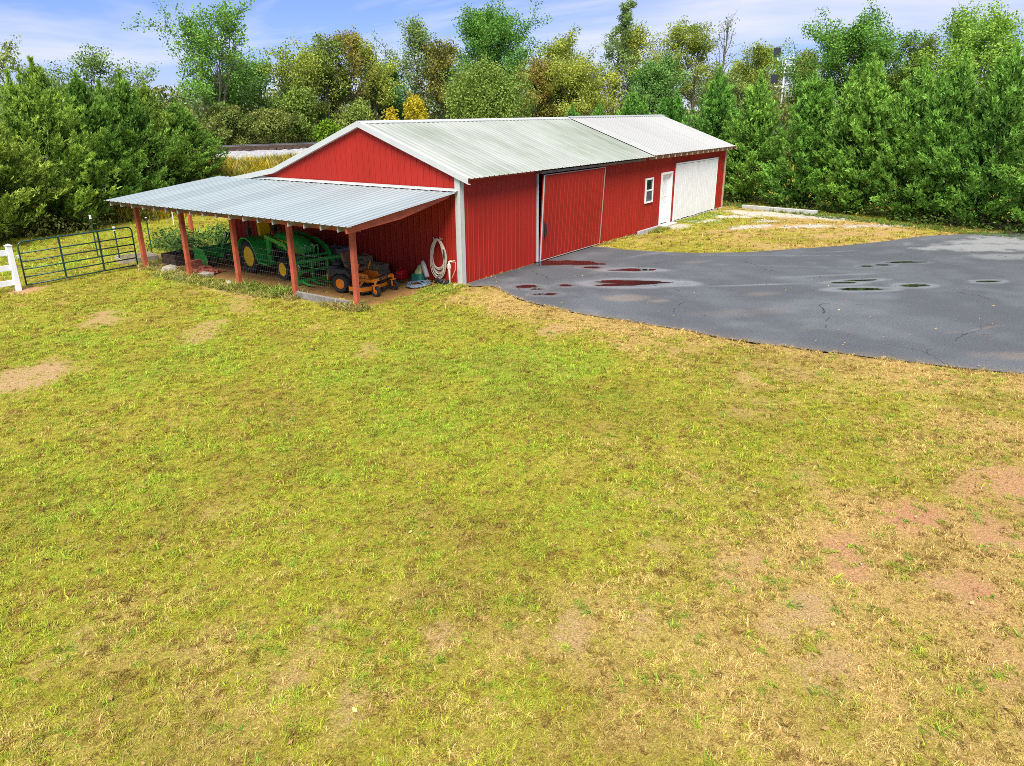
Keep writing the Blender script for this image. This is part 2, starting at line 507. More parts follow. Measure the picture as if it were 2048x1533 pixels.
def ground_material():
    M = bpy.data.materials.new('ground')
    M.use_nodes = True
    t = M.node_tree; n = t.nodes.new; l = t.links.new
    b = t.nodes['Principled BSDF']
    b.inputs['Roughness'].default_value = 0.95
    b.inputs['Specular IOR Level'].default_value = 0.1
    a = n('ShaderNodeAttribute'); a.attribute_name = 'gcol'
    g = n('ShaderNodeNewGeometry')
    n1 = n('ShaderNodeTexNoise'); n1.inputs['Scale'].default_value = 55; n1.inputs['Detail'].default_value = 5
    n1.inputs['Roughness'].default_value = 0.75
    l(g.outputs['Position'], n1.inputs['Vector'])
    r = n('ShaderNodeValToRGB')
    r.color_ramp.elements[0].position = .3; r.color_ramp.elements[1].position = .72
    r.color_ramp.elements[0].color = (.30, .28, .24, 1); r.color_ramp.elements[1].color = (1.75, 1.72, 1.6, 1)
    l(n1.outputs['Fac'], r.inputs[0])
    mu = n('ShaderNodeMix'); mu.data_type = 'RGBA'; mu.blend_type = 'MULTIPLY'; mu.inputs['Factor'].default_value = 1
    l(a.outputs['Color'], mu.inputs[6]); l(r.outputs[0], mu.inputs[7]); l(mu.outputs[2], b.inputs['Base Color'])
    bp = n('ShaderNodeBump'); bp.inputs['Strength'].default_value = .8; bp.inputs['Distance'].default_value = .03
    l(n1.outputs['Fac'], bp.inputs['Height']); l(bp.outputs[0], b.inputs['Normal'])
    return M
go = np_obj('ground', np_mesh('ground', np.c_[gx, gy, GZ], GF, ground_material(), {'gcol': ground_colour(gx, gy)}, True))
tag(go, 'lawn soil and dry ground of the yard', kind='structure')

# ------------------------------------------------------------------ asphalt
PUD = [(4.05,-0.95,.9,.40,-1.0,.9),(3.85,-1.95,.28,.13,-1.0,.3),(4.15,-3.1,.62,.15,-1.0,.7),(2.55,-3.95,1.0,.34,-.93,.75),(3.0,-4.75,.55,.2,-.95,.3),
       (0.62,-1.75,.3,.17,-.9,.3),(0.2,-2.75,.18,.1,-.8,.3),(1.3,-2.55,.17,.1,-.9,.3),(0.5,-2.15,.16,.07,-.9,.3),(0.02,-2.5,.13,.07,-.9,.3),
       (9.85,-9.75,.5,.10,-.95,.5),(8.95,-9.2,.2,.08,-.9,.4),(8.5,-8.85,.18,.09,-.9,.4),(5.15,-9.35,.6,.12,-.95,.6),(6.25,-9.05,.5,.06,-.85,.6),(6.35,-10.4,.32,.13,-.9,.5),(5.7,-8.75,.35,.07,-.95,.5),
       (8.0,-12.0,.3,.07,-.9,.4),(17.6,-13.6,.8,.2,-.9,.5)]
nr = 130
tv = np.linspace(0, 1, nr)
AX = asn[None, :, 0]*(1-tv[:, None]) + asf[None, :, 0]*tv[:, None]
AY = asn[None, :, 1]*(1-tv[:, None]) + asf[None, :, 1]*tv[:, None]
axx, ayy = AX.ravel(), AY.ravel()
edge = np.minimum(tv, 1-tv)[:, None]*np.hypot(asn[:, 0]-asf[:, 0], asn[:, 1]-asf[:, 1])[None, :]
AZ = (0.008+0.034*sstep(0, .5, edge)).ravel()
ii = np.arange(nr*200).reshape(nr, 200)
AF = np.stack([ii[:-1, :-1], ii[:-1, 1:], ii[1:, 1:], ii[1:, :-1]], -1).reshape(-1, 4)
ring = np.zeros_like(axx); damp = np.zeros_like(axx)
for i, (cx, cy, a, b, t, wob) in enumerate(PUD):
    q = blob(axx, ayy, cx, cy, a+.10, b+.10, t, .25, 200+i)
    if i >= 1:
        big = 1.0 if i in (2, 3, 4, 13, 14, 15, 16, 17) else .5
        ring = np.maximum(ring, big*np.exp(-((q-1.15)/.34)**2))
    damp = np.maximum(damp, 1-sstep(1.0, 1.5, q))
for (cx, cy, a, b, t, st) in [(7.2,-2.6,1.9,.16,-.35,.5),(9.0,-6.3,3.0,.05,-1.0,.5),(4.3,-7.0,1.5,.12,-.85,.7),(6.6,-8.3,2.2,.12,-.8,.45),(7.3,-7.0,3.4,.05,-1.15,.35),(10.5,-7.4,.8,.07,-.8,.6),(11.1,-7.9,.6,.06,-1.4,.5)]:
    ring = np.maximum(ring, st*(1-sstep(.3, 1.2, blob(axx, ayy, cx, cy, a, b, t, .4, 7))))
dust = np.zeros_like(axx)
for (cx, cy, a, b, t, st) in [(0.9,-4.6,.75,.4,-.9,.8),(1.1,-5.4,.35,.2,-.6,.7),(6.3,-4.2,.5,.2,-.8,.5),(3.2,-7.3,.5,.2,-.8,.4),(1.0,-13.4,1.2,.4,-1,.6),(3.4,-2.4,.5,.2,-.4,.35),(2.5,-12.2,.9,.06,-.6,.6),(1.2,-7.6,1.5,.3,-.8,.25)]:
    dust = np.maximum(dust, st*(1-sstep(.5, 1.2, blob(axx, ayy, cx, cy, a, b, t, .5, 11))))
pale = np.zeros_like(axx)  # whitish sky reflection on wet asphalt, painted into the base colour
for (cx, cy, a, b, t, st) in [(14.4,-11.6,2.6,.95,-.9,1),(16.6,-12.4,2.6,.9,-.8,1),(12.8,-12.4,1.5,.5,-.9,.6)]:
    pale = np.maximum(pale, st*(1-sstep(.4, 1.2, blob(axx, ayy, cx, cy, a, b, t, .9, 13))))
n1 = fbm(axx, ayy, .45, 71, 4); n2 = fbm(axx, ayy, 2.6, 72, 3)
n3 = fbm(axx, ayy, 1.1, 78, 4)
base = np.outer(0.082+0.022*sstep(.35, .66, n1)+0.014*(n2-.5)+.020*sstep(.5, .75, n3), np.ones(3))*np.array((.92, 1.0, 1.07))
oldw = (1-sstep(.15, .9, np.hypot(0*axx, np.maximum(-ayy-.1, 0))+.8*(n2-.5)))*(axx < 7.2)
base = base*(1-.35*oldw)[:, None]
base = base*(1-.65*ring)[:, None] + np.array((.23, .245, .25))*(.65*ring)[:, None]
base = base*(1-dust*.4)[:, None] + np.array((.30, .22, .15))*(dust*.4)[:, None]
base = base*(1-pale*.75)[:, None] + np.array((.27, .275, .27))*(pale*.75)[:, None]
edged = sstep(.35, 0, edge).ravel()*n2
base = base*(1-.5*edged)[:, None]+np.array((.22, .16, .08))*(.5*edged)[:, None]
def asphalt_material():
    M = bpy.data.materials.new('asphalt')
    M.use_nodes = True
    t = M.node_tree; n = t.nodes.new; l = t.links.new
    b = t.nodes['Principled BSDF']
    a = n('ShaderNodeAttribute'); a.attribute_name = 'acol'
    dm = n('ShaderNodeAttribute'); dm.attribute_name = 'damp'
    g = n('ShaderNodeNewGeometry')
    n1 = n('ShaderNodeTexNoise'); n1.inputs['Scale'].default_value = 26; n1.inputs['Detail'].default_value = 7; n1.inputs['Roughness'].default_value = .85
    l(g.outputs['Position'], n1.inputs['Vector'])
    r = n('ShaderNodeValToRGB'); r.color_ramp.elements[0].position = .3; r.color_ramp.elements[1].position = .75
    r.color_ramp.elements[0].color = (.45, .45, .45, 1); r.color_ramp.elements[1].color = (1.7, 1.68, 1.62, 1)
    l(n1.outputs['Fac'], r.inputs[0])
    mu = n('ShaderNodeMix'); mu.data_type = 'RGBA'; mu.blend_type = 'MULTIPLY'; mu.inputs['Factor'].default_value = 1
    l(a.outputs['Color'], mu.inputs[6]); l(r.outputs[0], mu.inputs[7])
    # cracks: borders of large cells bent by noise
    nd = n('ShaderNodeTexNoise'); nd.inputs['Scale'].default_value = 1.6; nd.inputs['Detail'].default_value = 5
    l(g.outputs['Position'], nd.inputs['Vector'])
    mv = n('ShaderNodeMix'); mv.data_type = 'VECTOR'; mv.inputs['Factor'].default_value = .35
    l(g.outputs['Position'], mv.inputs[4]); l(nd.outputs['Color'], mv.inputs[5])
    vo = n('ShaderNodeTexVoronoi'); vo.feature = 'DISTANCE_TO_EDGE'; vo.inputs['Scale'].default_value = .34
    l(mv.outputs[1], vo.inputs['Vector'])
    nb = n('ShaderNodeTexNoise'); nb.inputs['Scale'].default_value = .6
    l(g.outputs['Position'], nb.inputs['Vector'])
    ck = n('ShaderNodeMath'); ck.operation = 'LESS_THAN'; ck.inputs[1].default_value = .0018
    l(vo.outputs['Distance'], ck.inputs[0])
    gt = n('ShaderNodeMath'); gt.operation = 'GREATER_THAN'; gt.inputs[1].default_value = .52
    l(nb.outputs['Fac'], gt.inputs[0])
    mm = n('ShaderNodeMath'); mm.operation = 'MULTIPLY'; l(ck.outputs[0], mm.inputs[0]); l(gt.outputs[0], mm.inputs[1])
    mc = n('ShaderNodeMix'); mc.data_type = 'RGBA'; mc.inputs[7].default_value = (.028, .027, .025, 1)
    l(mm.outputs[0], mc.inputs['Factor']); l(mu.outputs[2], mc.inputs[6]); l(mc.outputs[2], b.inputs['Base Color'])
    rr = n('ShaderNodeMapRange'); rr.inputs['To Min'].default_value = .72; rr.inputs['To Max'].default_value = .35
    b.inputs['Specular IOR Level'].default_value = .35
    l(dm.outputs['Fac'], rr.inputs[0]); l(rr.outputs[0], b.inputs['Roughness'])
    bp = n('ShaderNodeBump'); bp.inputs['Strength'].default_value = .35; bp.inputs['Distance'].default_value = .01
    l(n1.outputs['Fac'], bp.inputs['Height']); l(bp.outputs[0], b.inputs['Normal'])
    return M
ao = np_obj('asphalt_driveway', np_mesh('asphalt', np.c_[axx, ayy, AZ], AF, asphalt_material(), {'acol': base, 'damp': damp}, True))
tag(ao, 'dark grey asphalt driveway with damp rings', kind='structure')

WATER = mat('puddle_water', (.012, .011, .009), rough=.03, var=.3, vscale=2, spec=.5)
PL = ['broad reddish puddle right at the foot of the sliding door', 'small thin puddle just right of the one at the sliding door', 'narrow puddle lying behind the largest puddle on the driveway',
      'largest puddle mirroring the red barn and a bright roof end', None]
for i, (cx, cy, a, b, t, wob) in enumerate(PUD):
    if i in (4,): continue
    n = 40
    th = np.linspace(0, 2*np.pi, n, endpoint=False)
    rr = 1+wob*1.3*(fbm(np.cos(th)*1.3+i*7, np.sin(th)*1.3, 1.1, 300+i, 3)-.5)*2
    u, v = a*np.cos(th)*rr, b*np.sin(th)*rr
    c, s = math.cos(t), math.sin(t)
    P = np.c_[cx+u*c-v*s, cy+u*s+v*c, np.full(n, .047)]
    me = bpy.data.meshes.new('puddle'); me.from_pydata([tuple(p) for p in P], [], [tuple(range(n))]); me.materials.append(WATER)
    o = bpy.data.objects.new('puddle', me); COL.objects.link(o)
    tag(o, kind='structure')

# ------------------------------------------------------------------ railway on its bank
def tpt(a, s, z):
    p = T0+TD*a+TN*s
    return (p[0], p[1], z)
a_ = np.arange(-60, 90, .3); s_ = np.linspace(-3.9, 3.6, 26)
BA, BS = np.meshgrid(a_, s_, indexing='ij')
P = T0[None]+BA.ravel()[:, None]*TD[None]+BS.ravel()[:, None]*TN[None]
prof = np.interp(BS.ravel(), [-3.9, -1.9, 1.9, 3.6], [1.55, 2.42, 2.42, 1.9])
BZ = prof+0.10*(rng.random(len(prof))-.5)
bi = np.arange(BA.size).reshape(BA.shape)
BF = np.stack([bi[:-1, :-1], bi[1:, :-1], bi[1:, 1:], bi[:-1, 1:]], -1).reshape(-1, 4)
bo = np_obj('ballast', np_mesh('ballast', np.c_[P+.08*(rng.random(P.shape)-.5), BZ], BF, mat('ballast', (.30, .30, .30), .95, var=.35, vscale=9, bump=1, bscale=14)))
tag(bo, 'pale grey stone ballast under the railway', kind='structure')
rt = thing('railway_track', 'steel railway track on pale ballast behind the barn and cypresses', 'railway', (T0[0], T0[1], 2.4))
steel = mat('rail_rust', (.10, .062, .042), .7, .2, var=.3, vscale=6)
head = mat('rail_head', (.62, .63, .65), .28, .9, var=.06)
for s in (-.75, .75):
    q = MB()
    q.bar(tpt(-60, s, 2.60), tpt(90, s, 2.60), .07, .15); q.bar(tpt(-60, s, 2.51), tpt(90, s, 2.51), .15, .03)
    ro = q.build('rail', steel, rt)
    MB().bar(tpt(-60, s, 2.692), tpt(90, s, 2.692), .074, .03).build('rail_head', head, ro)
q = MB()
for k in np.arange(-59, 89, .52):
    q.bar(tpt(k, -1.3, 2.43), tpt(k, 1.3, 2.43), .23, .14)
q.build('sleepers', mat('sleeper', (.085, .058, .04), .9, var=.3), rt)['kind'] = 'stuff'
# ------------------------------------------------------------------ barn
RY, RZ, SL = 3.55, 4.235, 0.358          # ridge y, ridge height, slope
L1, L2, SP = 11.55, 20.43, 11.05         # roof joint, far end, wall joint
EY, BRK, LW = -0.36, 7.50, 10.15         # eave edge, break in the far slope, far side wall
SL2 = 0.165
def roofz(y):
    if y <= BRK: return RZ - SL*abs(y-RY)
    return RZ - SL*(BRK-RY) - SL2*(y-BRK)

red_wall = mat('barn_red', (.46, .040, .028), .48, var=.07, vscale=1.1, spec=.35)
def panel_material(name, col, streak, sdir, rough, amt, scale):
    """painted or bare sheet metal with rain streaks and stains running down the sheet"""
    M = bpy.data.materials.new(name); M.use_nodes = True
    t = M.node_tree; n = t.nodes.new; l = t.links.new
    b = t.nodes['Principled BSDF']; b.inputs['Roughness'].default_value = rough
    b.inputs['Specular IOR Level'].default_value = .22
    g = n('ShaderNodeNewGeometry'); mp = n('ShaderNodeMapping'); mp.inputs['Scale'].default_value = sdir
    l(g.outputs['Position'], mp.inputs[0])
    a = n('ShaderNodeTexNoise'); a.inputs['Scale'].default_value = scale; a.inputs['Detail'].default_value = 6; a.inputs['Roughness'].default_value = .7
    l(mp.outputs[0], a.inputs['Vector'])
    c = n('ShaderNodeTexNoise'); c.inputs['Scale'].default_value = .45; c.inputs['Detail'].default_value = 4
    l(g.outputs['Position'], c.inputs['Vector'])
    mu = n('ShaderNodeMath'); mu.operation = 'MULTIPLY'; l(a.outputs['Fac'], mu.inputs[0]); l(c.outputs['Fac'], mu.inputs[1])
    r = n('ShaderNodeValToRGB'); r.color_ramp.elements[0].position = .16; r.color_ramp.elements[1].position = .42
    r.color_ramp.elements[0].color = (*col, 1)
    r.color_ramp.elements[1].color = (*[p*(1-amt)+q*amt for p, q in zip(col, streak)], 1)
    oi = n('ShaderNodeObjectInfo'); mr = n('ShaderNodeMapRange'); mr.inputs['To Min'].default_value = .93; mr.inputs['To Max'].default_value = 1.06
    hs = n('ShaderNodeHueSaturation'); l(oi.outputs['Random'], mr.inputs[0]); l(mr.outputs[0], hs.inputs['Value'])
    l(mu.outputs[0], r.inputs[0]); l(r.outputs[0], hs.inputs['Color']); l(hs.outputs[0], b.inputs['Base Color'])
    MATS[name] = M
    return M
roof_old = panel_material('old_roof', (.375, .385, .365), (.17, .20, .15), (1, .10, .10), .5, .8, 4.5)
roof_new = panel_material('new_roof', (.325, .33, .315), (.28, .285, .272), (1, .12, .12), .4, .5, 4.0)
roof_algae = panel_material('old_roof_algae', (.27, .295, .245), (.14, .175, .11), (1, .10, .10), .6, .8, 4.5)
roof_lean2 = panel_material('lean_roof_rib', (.24, .285, .29), (.18, .215, .225), (.12, 1, .12), .45, .5, 4.0)
roof_lean = panel_material('lean_roof', (.325, .375, .38), (.26, .30, .31), (.12, 1, .12), .35, .5, 4.0)
REDM = panel_material('red_sheet', (.355, .022, .014), (.28, .016, .009), (1.5, 1.5, .15), .5, .8, 2.0)
WHITE = mat('white_trim', (.47, .49, .465), .45, var=.05, vscale=2)
WHITE2 = mat('white_paint', (.86, .87, .86), .5, var=.05, vscale=2.5)
WOODR = mat('painted_wood_red', (.42, .085, .038), .7, var=.22, vscale=3.5, bump=.3, bscale=25)
WOODG = mat('weathered_wood', (.33, .29, .235), .85, var=.3, vscale=6, bump=.4, bscale=25)
WOODL = mat('pale_wood', (.52, .36, .24), .8, var=.2, vscale=6)
DARK = mat('dark_gap', (.012, .011, .010), .9, var=.2)
CONC = mat('concrete', (.46, .45, .42), .9, var=.2, vscale=4, bump=.4)

def rib_profile(w, pitch=.2286, h=.020, half=.026, topw=.011, minor=True, phase=.06, groove=False):
    pts = [(0.0, 0.0)]
    c = phase
    while c < w-.03:
        pts += [(c-half, 0), (c-topw, h), (c+topw, h), (c+half, 0)]
        if groove: pts += [(c+half+.008, -.022), (c+half+.012, -.022), (c+half+.020, 0)]
        elif not minor: pts += [(c+half+.030, 0)]
        if minor:
            for k in (.075, .150):
                if c+k < w-.02: pts += [(c+k-.016, 0), (c+k-.008, .005), (c+k+.008, .005), (c+k+.016, 0)]
        c += pitch
    pts.append((w, 0.0))
    pts = sorted(set(pts))
    return [p for p in pts if 0 <= p[0] <= w+1e-6]

def dirty(me, second):
    """grime gathers beside the ribs of a roof sheet: second material on the rib flanks and the strip next to them"""
    me.materials.append(second)
    for p in me.polygons:
        xs = p.normal
        u = [me.vertices[i].co for i in p.vertices]
        wd = min((u[0]-u[1]).length, (u[1]-u[2]).length)
        if wd < .034: p.material_index = 1
    return me

def sheet(prof, place3, v0, v1):
    """strip of sheet metal: place3(u, h, v) -> xyz; v0/v1 functions of u"""
    q = MB()
    n = len(prof)
    vs = [place3(u, h, v0(u)) for u, h in prof] + [place3(u, h, v1(u)) for u, h in prof]
    q.add(vs, [(i, i+1, n+i+1, n+i) for i in range(n-1)])
    return q

barn = thing('barn', 'long red metal barn with a low gabled pale roof beside the driveway', 'barn', (0, 0, 0))
PW = .9144
# gable wall facing the lean-to, and the far one
for gx0, sgn in ((0.0, -1), (L2, 1)):
    y = 0.0
    while y < LW-.02:
        w_ = min(PW, LW-y)
        pf = rib_profile(w_, groove=True)
        sheet(pf, lambda u, h, v, y=y: (gx0+sgn*h, y+u, v), lambda u: .02, lambda u, y=y: roofz(y+u)-.02).build('wall_panel', REDM, barn)
        y += w_
# long wall with its openings: (x0, x1, z0, z1)
OPEN = [(3.78, 7.74, -.5, 2.72), (11.60, 12.20, 1.12, 1.97), (13.09, 14.05, -.5, 2.08), (14.47, 19.28, -.5, 2.40)]
def wall_y(x0, x1, yy, sgn, ops, zb, off=0.0):
    cuts = sorted({x0, x1, *[o[0] for o in ops if x0 < o[0] < x1], *[o[1] for o in ops if x0 < o[1] < x1]})
    top = roofz(0) - .06
    for a, b in zip(cuts, cuts[1:]):
        op = next((o for o in ops if o[0] <= a+1e-6 and b-1e-6 <= o[1]), None)
        x = a
        while x < b-.02:
            w_ = min(PW, b-x)
            pf = rib_profile(w_, phase=.09 if w_ > .5 else .05)
            segs = [(zb, top)] if not op else [s for s in ((zb, op[2]), (op[3], top)) if s[1]-s[0] > .03]
            for z0, z1 in segs:
                sheet(pf, lambda u, h, v, x=x: (x+u, yy+sgn*(h+off), v), lambda u: z0, lambda u: z1).build('wall_panel', REDM, barn)
            x += w_
wall_y(0, SP, 0, -1, OPEN, .0, .012)
wall_y(SP, L2, 0, -1, OPEN, .05)
y0w = LW
x = 0.0
while x < L2-.02:
    w_ = min(PW, L2-x)
    sheet(rib_profile(w_), lambda u, h, v, x=x: (x+u, LW+h, v), lambda u: .02, lambda u: roofz(LW)-.04).build('wall_panel', REDM, barn)
    x += w_
MB().bx(.05, L2-.05, .05, LW-.05, -.2, .01).build('floor_slab', CONC, barn)
MB().bx(SP+.02, 13.05, -.075, .05, -.3, .052).build('foundation', CONC, barn, bevel=.01)
MB().bx(14.1, L2, -.06, .05, -.3, .045).build('foundation', CONC, barn, bevel=.01)
MB().bx(13.0, 14.2, -.35, .05, -.3, .056).build('door_step', CONC, barn, bevel=.015)
# roof sheets, shared mesh for each side of each section
def slope_sheet(ya, za, yb, zb_, w_, mt, lift):
    ln = math.hypot(yb-ya, zb_-za)
    nrm = Vector((0, -(zb_-za), (yb-ya)))*(1 if yb > ya else -1)
    nrm.normalize()
    pf = rib_profile(w_, minor=False, h=.022)
    return sheet(pf, lambda u, h, v: (u, ya+(yb-ya)*v+nrm.y*(h+lift), za+(zb_-za)*v+nrm.z*(h+lift)), lambda u: 0., lambda u: 1.)
def roof_run(x0, x1, mt, lift, eave):
    n = max(1, round((x1-x0)/PW)); w_ = (x1-x0)/n
    for (ya, yb) in ((RY, eave), (RY, BRK), (BRK, LW+.25)):
        first = None
        for i in range(n):
            if first is None:
                first = slope_sheet(ya, roofz(ya), yb, roofz(yb), w_, mt, lift).build('roof_panel', mt, barn)
                first.location.x += x0
                if mt is roof_old: dirty(first.data, roof_algae)
                base_x = first.location.x
            else:
                o = inst(first, (i*w_, 0, 0), barn)
                if i % 3 == 1: o.location.z += .002
roof_run(-.10, L1, roof_old, .02, EY)
roof_run(L1-.04, L2+.30, roof_new, .05, EY+.02)
# ridge caps
for a, b, mt, lift in ((-.12, L1-.02, WHITE, .04), (L1-.06, L2+.31, roof_new, .072)):
    q = MB()
    z = RZ+lift
    for k in (-1, 1):
        q.add([(a, RY, z+.015), (b, RY, z+.015), (b, RY+k*.17, z-.17*SL+.018), (a, RY+k*.17, z-.17*SL+.018), (b, RY+k*.17, z-.17*SL-.006), (a, RY+k*.17, z-.17*SL-.006)],
              [(0, 1, 2, 3), (3, 2, 4, 5)])
    q.build('ridge_cap', mt, barn)
# rake trim along the gable: broad folded white strip
def rake(x0, depth, pts, mt, out, lap):
    q = MB()
    for (ya, za), (yb, zb_) in zip(pts, pts[1:]):
        dn = depth
        q.add([(x0, ya, za+.05), (x0, yb, zb_+.05), (x0, yb, zb_-dn), (x0, ya, za-dn), (x0+lap, ya, za+.055), (x0+lap, yb, zb_+.055),
               (x0+out, ya, za-dn), (x0+out, yb, zb_-dn)],
              [(0, 1, 2, 3), (0, 4, 5, 1), (3, 2, 7, 6)])
    return q.build('rake_trim', mt, barn)
rp = [(EY-.03, roofz(EY-.03)), (RY, RZ), (BRK, roofz(BRK)), (LW+.27, roofz(LW+.27))]
rake(-.115, .11, rp, WHITE, .115, .14)
rake(L2+.315, .09, rp, WOODL, -.03, -.10)
# corner trims
def corner(x0, sx, zt, mt):
    q = MB()
    w2 = .13
    q.bx(min(x0, x0+sx*-w2)-.0, max(x0, x0+sx*-w2), -.045, -.018, 0.0, zt-.02)
    q.bx(min(x0+sx*.045, x0+sx*.018), max(x0+sx*.045, x0+sx*.018), -.045, .13, 0.0, zt)
    return q.build('corner_trim', mt, barn)
corner(0, -1, roofz(0)-.05, WHITE)
corner(L2, 1, roofz(0)-.07, WOODL)
# rafter tails under the new eave and the track cover above the sliding door
for k in range(15):
    x = L1+.18 + k*(L2-L1-.05)/14.5
    MB().prism([(-.030, roofz(0)-.01), (-.335, roofz(-.335)+.01), (-.335, roofz(-.335)-.09), (-.030, roofz(0)-.27)], 'x', x, x+.05).build('rafter_tail', WOODL, barn)
MB().bx(.1, SP+.4, -.055, -.036, roofz(0)-.19, roofz(0)-.09).build('eave_board', WOODR, barn)
MB().bx(3.7, 11.0, -.235, -.057, roofz(0)-.235, roofz(0)-.165).build('door_track', mat('track_metal', (.20, .17, .155), .6, .4, var=.3, vscale=5), barn)
# jamb at the closing edge and the dark inside
MB().bx(3.735, 3.795, -.075, .03, .0, 2.74).build('door_jamb', WHITE, barn, bevel=.004)
# sliding door, hung slightly askew
sdm = Matrix.Translation((0, -.06, .04)) @ Matrix.Rotation(R(2.9), 4, 'X') @ Matrix.Translation((0, .07, -.04))
dx0, dx1, dz0, dz1 = 3.83, 7.78, .045, 2.70
door = MB().bx(dx0, dx1, -.098, -.060, dz0, dz1).xf(sdm).build('sliding_door', REDM, barn)
x = dx0+.045
while x < dx1-.1:
    w_ = min(PW, dx1-.045-x)
    q = sheet(rib_profile(w_, phase=.09), lambda u, h, v, x=x: (x+u, -.1005-h, v), lambda u: dz0+.04, lambda u: dz1-.05)
    q.xf(sdm).build('door_panel', REDM, door)
    x += w_
for a in ((dx0, dx0+.045, dz0, dz1), (dx1-.02, dx1, dz0, dz1), (dx0+.046, dx1-.021, dz0, dz0+.02), (dx0+.046, dx1-.021, dz1-.022, dz1)):
    MB().bx(a[0], a[1], -.128, -.099, a[2], a[3]).xf(sdm).build('door_edge', WHITE if a[1]-a[0] > .03 and a[1] < 4 else mat('door_edge_cream', (.34, .27, .22), .6), door, bevel=.004)
hq = MB()
hq.tube([(3.995, -.13, 1.22), (3.995, -.19, 1.20), (3.995, -.19, .84), (3.995, -.13, .82)], .014, 8)
hq.bx(3.965, 4.025, -.135, -.125, .80, 1.25)
hq.xf(sdm).build('door_handle', mat('dark_iron', (.03, .03, .03), .5, .6), door)
# window
win = MB()
for a in ((11.555, 11.615, 1.07, 2.02), (12.185, 12.245, 1.07, 2.02), (11.616, 12.184, 1.07, 1.13), (11.616, 12.184, 1.955, 2.02), (11.616, 12.184, 1.525, 1.575)):
    win.bx(a[0], a[1], -.055, .02, a[2], a[3])
wo_ = win.build('window', WHITE2, barn, bevel=.004)
GLASS = mat('window_glass', (.020, .026, .028), .04, var=.5, vscale=2.5, spec=.8)
MB().bx(11.61, 12.19, -.012, -.004, 1.57, 1.96).build('window_pane', GLASS, wo_)
MB().bx(11.61, 12.19, -.028, -.020, 1.125, 1.53).build('window_pane', mat('window_glass_low', (.10, .125, .135), .06, var=.4, vscale=2.5, spec=.8), wo_)
# walk door, set back in its frame
wd = MB()
for a in ((13.03, 13.11, .05, 2.14), (14.03, 14.11, .05, 2.14), (13.111, 14.029, 2.06, 2.14)):
    wd.bx(a[0], a[1], -.06, .14, a[2], a[3])
wdo = wd.build('walk_door', WHITE2, barn, bevel=.005)
sl_ = MB().bx(13.115, 14.025, .085, .125, .07, 2.055).build('door_slab', WHITE2, wdo)
for (a, b, c, d) in ((13.2, 13.52, 1.15, 1.9), (13.62, 13.94, 1.15, 1.9), (13.2, 13.52, .22, .95), (13.62, 13.94, .22, .95)):
    fr = MB()
    fr.bx(a, b, .077, .0845, c, c+.025); fr.bx(a, b, .077, .0845, d-.025, d); fr.bx(a, a+.025, .077, .0845, c+.026, d-.026); fr.bx(b-.025, b, .077, .0845, c+.026, d-.026)
    fr.build('door_moulding', WHITE2, sl_) if False else fr.build('door_moulding', WHITE2, wdo)
MB().lathe([(.0, 0), (.03, .005), (.03, .04), (.0, .055)], 10, (13.2, .03, 1.02), 'y').build('door_knob', mat('brass', (.5, .4, .2), .3, .9), wdo, smooth=True)
# pair of white plank doors
for k, (a, b) in enumerate(((14.50, 16.915), (16.975, 19.26))):
    dr = MB().bx(a, b, -.030, -.008, .09, 2.37).build('plank_door', WHITE2, barn)
    n = 12; w_ = (b-a)/n
    for i in range(n):
        j = random.uniform(0, .006)
        sag = .0 if k == 0 else .0
        MB().bx(a+i*w_+.0035, a+(i+1)*w_-.0035, -.052-j*.5, -.031, .085+random.uniform(-.02, .015), 2.375+random.uniform(-.006, .004)).build('plank', WHITE2, dr, bevel=.003, seg=1)
for a in ((14.44, 14.495, .05, 2.44), (19.265, 19.31, .05, 2.44), (14.496, 19.264, 2.385, 2.44)):
    MB().bx(a[0], a[1], -.06, -.004, a[2], a[3]).build('door_casing', WHITE2, barn, bevel=.003)

# ------------------------------------------------------------------ lean-to
lean = thing('lean_to_shed', 'open lean-to on red wooden posts with a ribbed blue-grey metal roof', 'shed', (-3.5, 5, 0))
LZ0, LZ1, LX0, LX1 = 2.50, 2.065, -.02, -4.05
LY0, LY1 = .02, 10.55
def lz(x): return LZ0 + (LZ1-LZ0)*(x-LX0)/(LX1-LX0)
n = 12; w_ = (LY1-LY0)/n
first = None
for i in range(n):
    if first is None:
        pf = rib_profile(w_, minor=False, h=.022)
        first = sheet(pf, lambda u, h, v: (LX0+(LX1-LX0)*v, LY0+u, LZ0+(LZ1-LZ0)*v+h), lambda u: 0., lambda u: 1.).build('roof_panel', roof_lean, lean)
        dirty(first.data, roof_lean2)
    else:
        inst(first, (0, i*w_, 0), lean)
PY = [.50, 2.76, 5.12, 7.48, 9.82]
for i, y in enumerate(PY):
    q = MB().bx(-3.555, -3.435, y-.06, y+.06, -.3, lz(-3.5)-.20)
    tilt = Matrix.Translation((-3.5, y, 0)) @ Matrix.Rotation(R([.3, -.2, .5, .3, -.3][i]), 4, 'X') @ Matrix.Translation((3.5, -y, 0))
    q.xf(tilt).build('post', WOODR, lean, bevel=.008)
MB().bx(-3.585, -3.557, LY0+.25, LY1-.1, lz(-3.5)-.26, lz(-3.5)-.10).build('beam', WOODR, lean, bevel=.004)
MB().bx(-3.433, -3.405, LY0+.25, LY1-.1, lz(-3.5)-.26, lz(-3.5)-.10).build('beam', WOODR, lean, bevel=.004)
MB().bx(-3.557, -3.433, .44, .56, lz(-3.5)-.195, lz(-3.5)-.05).build('post_cap', WOODG, lean)
k = 0
y = .42
while y < LY1-.1:
    q = MB().prism([(-.05, lz(-.05)-.035), (-4.0, lz(-4.0)-.035), (-4.0, lz(-4.0)-.155), (-.05, lz(-.05)-.165)], 'y', y-.02, y+.02)
    q.build('rafter', WOODG, lean)
    k += 1
    y += .58
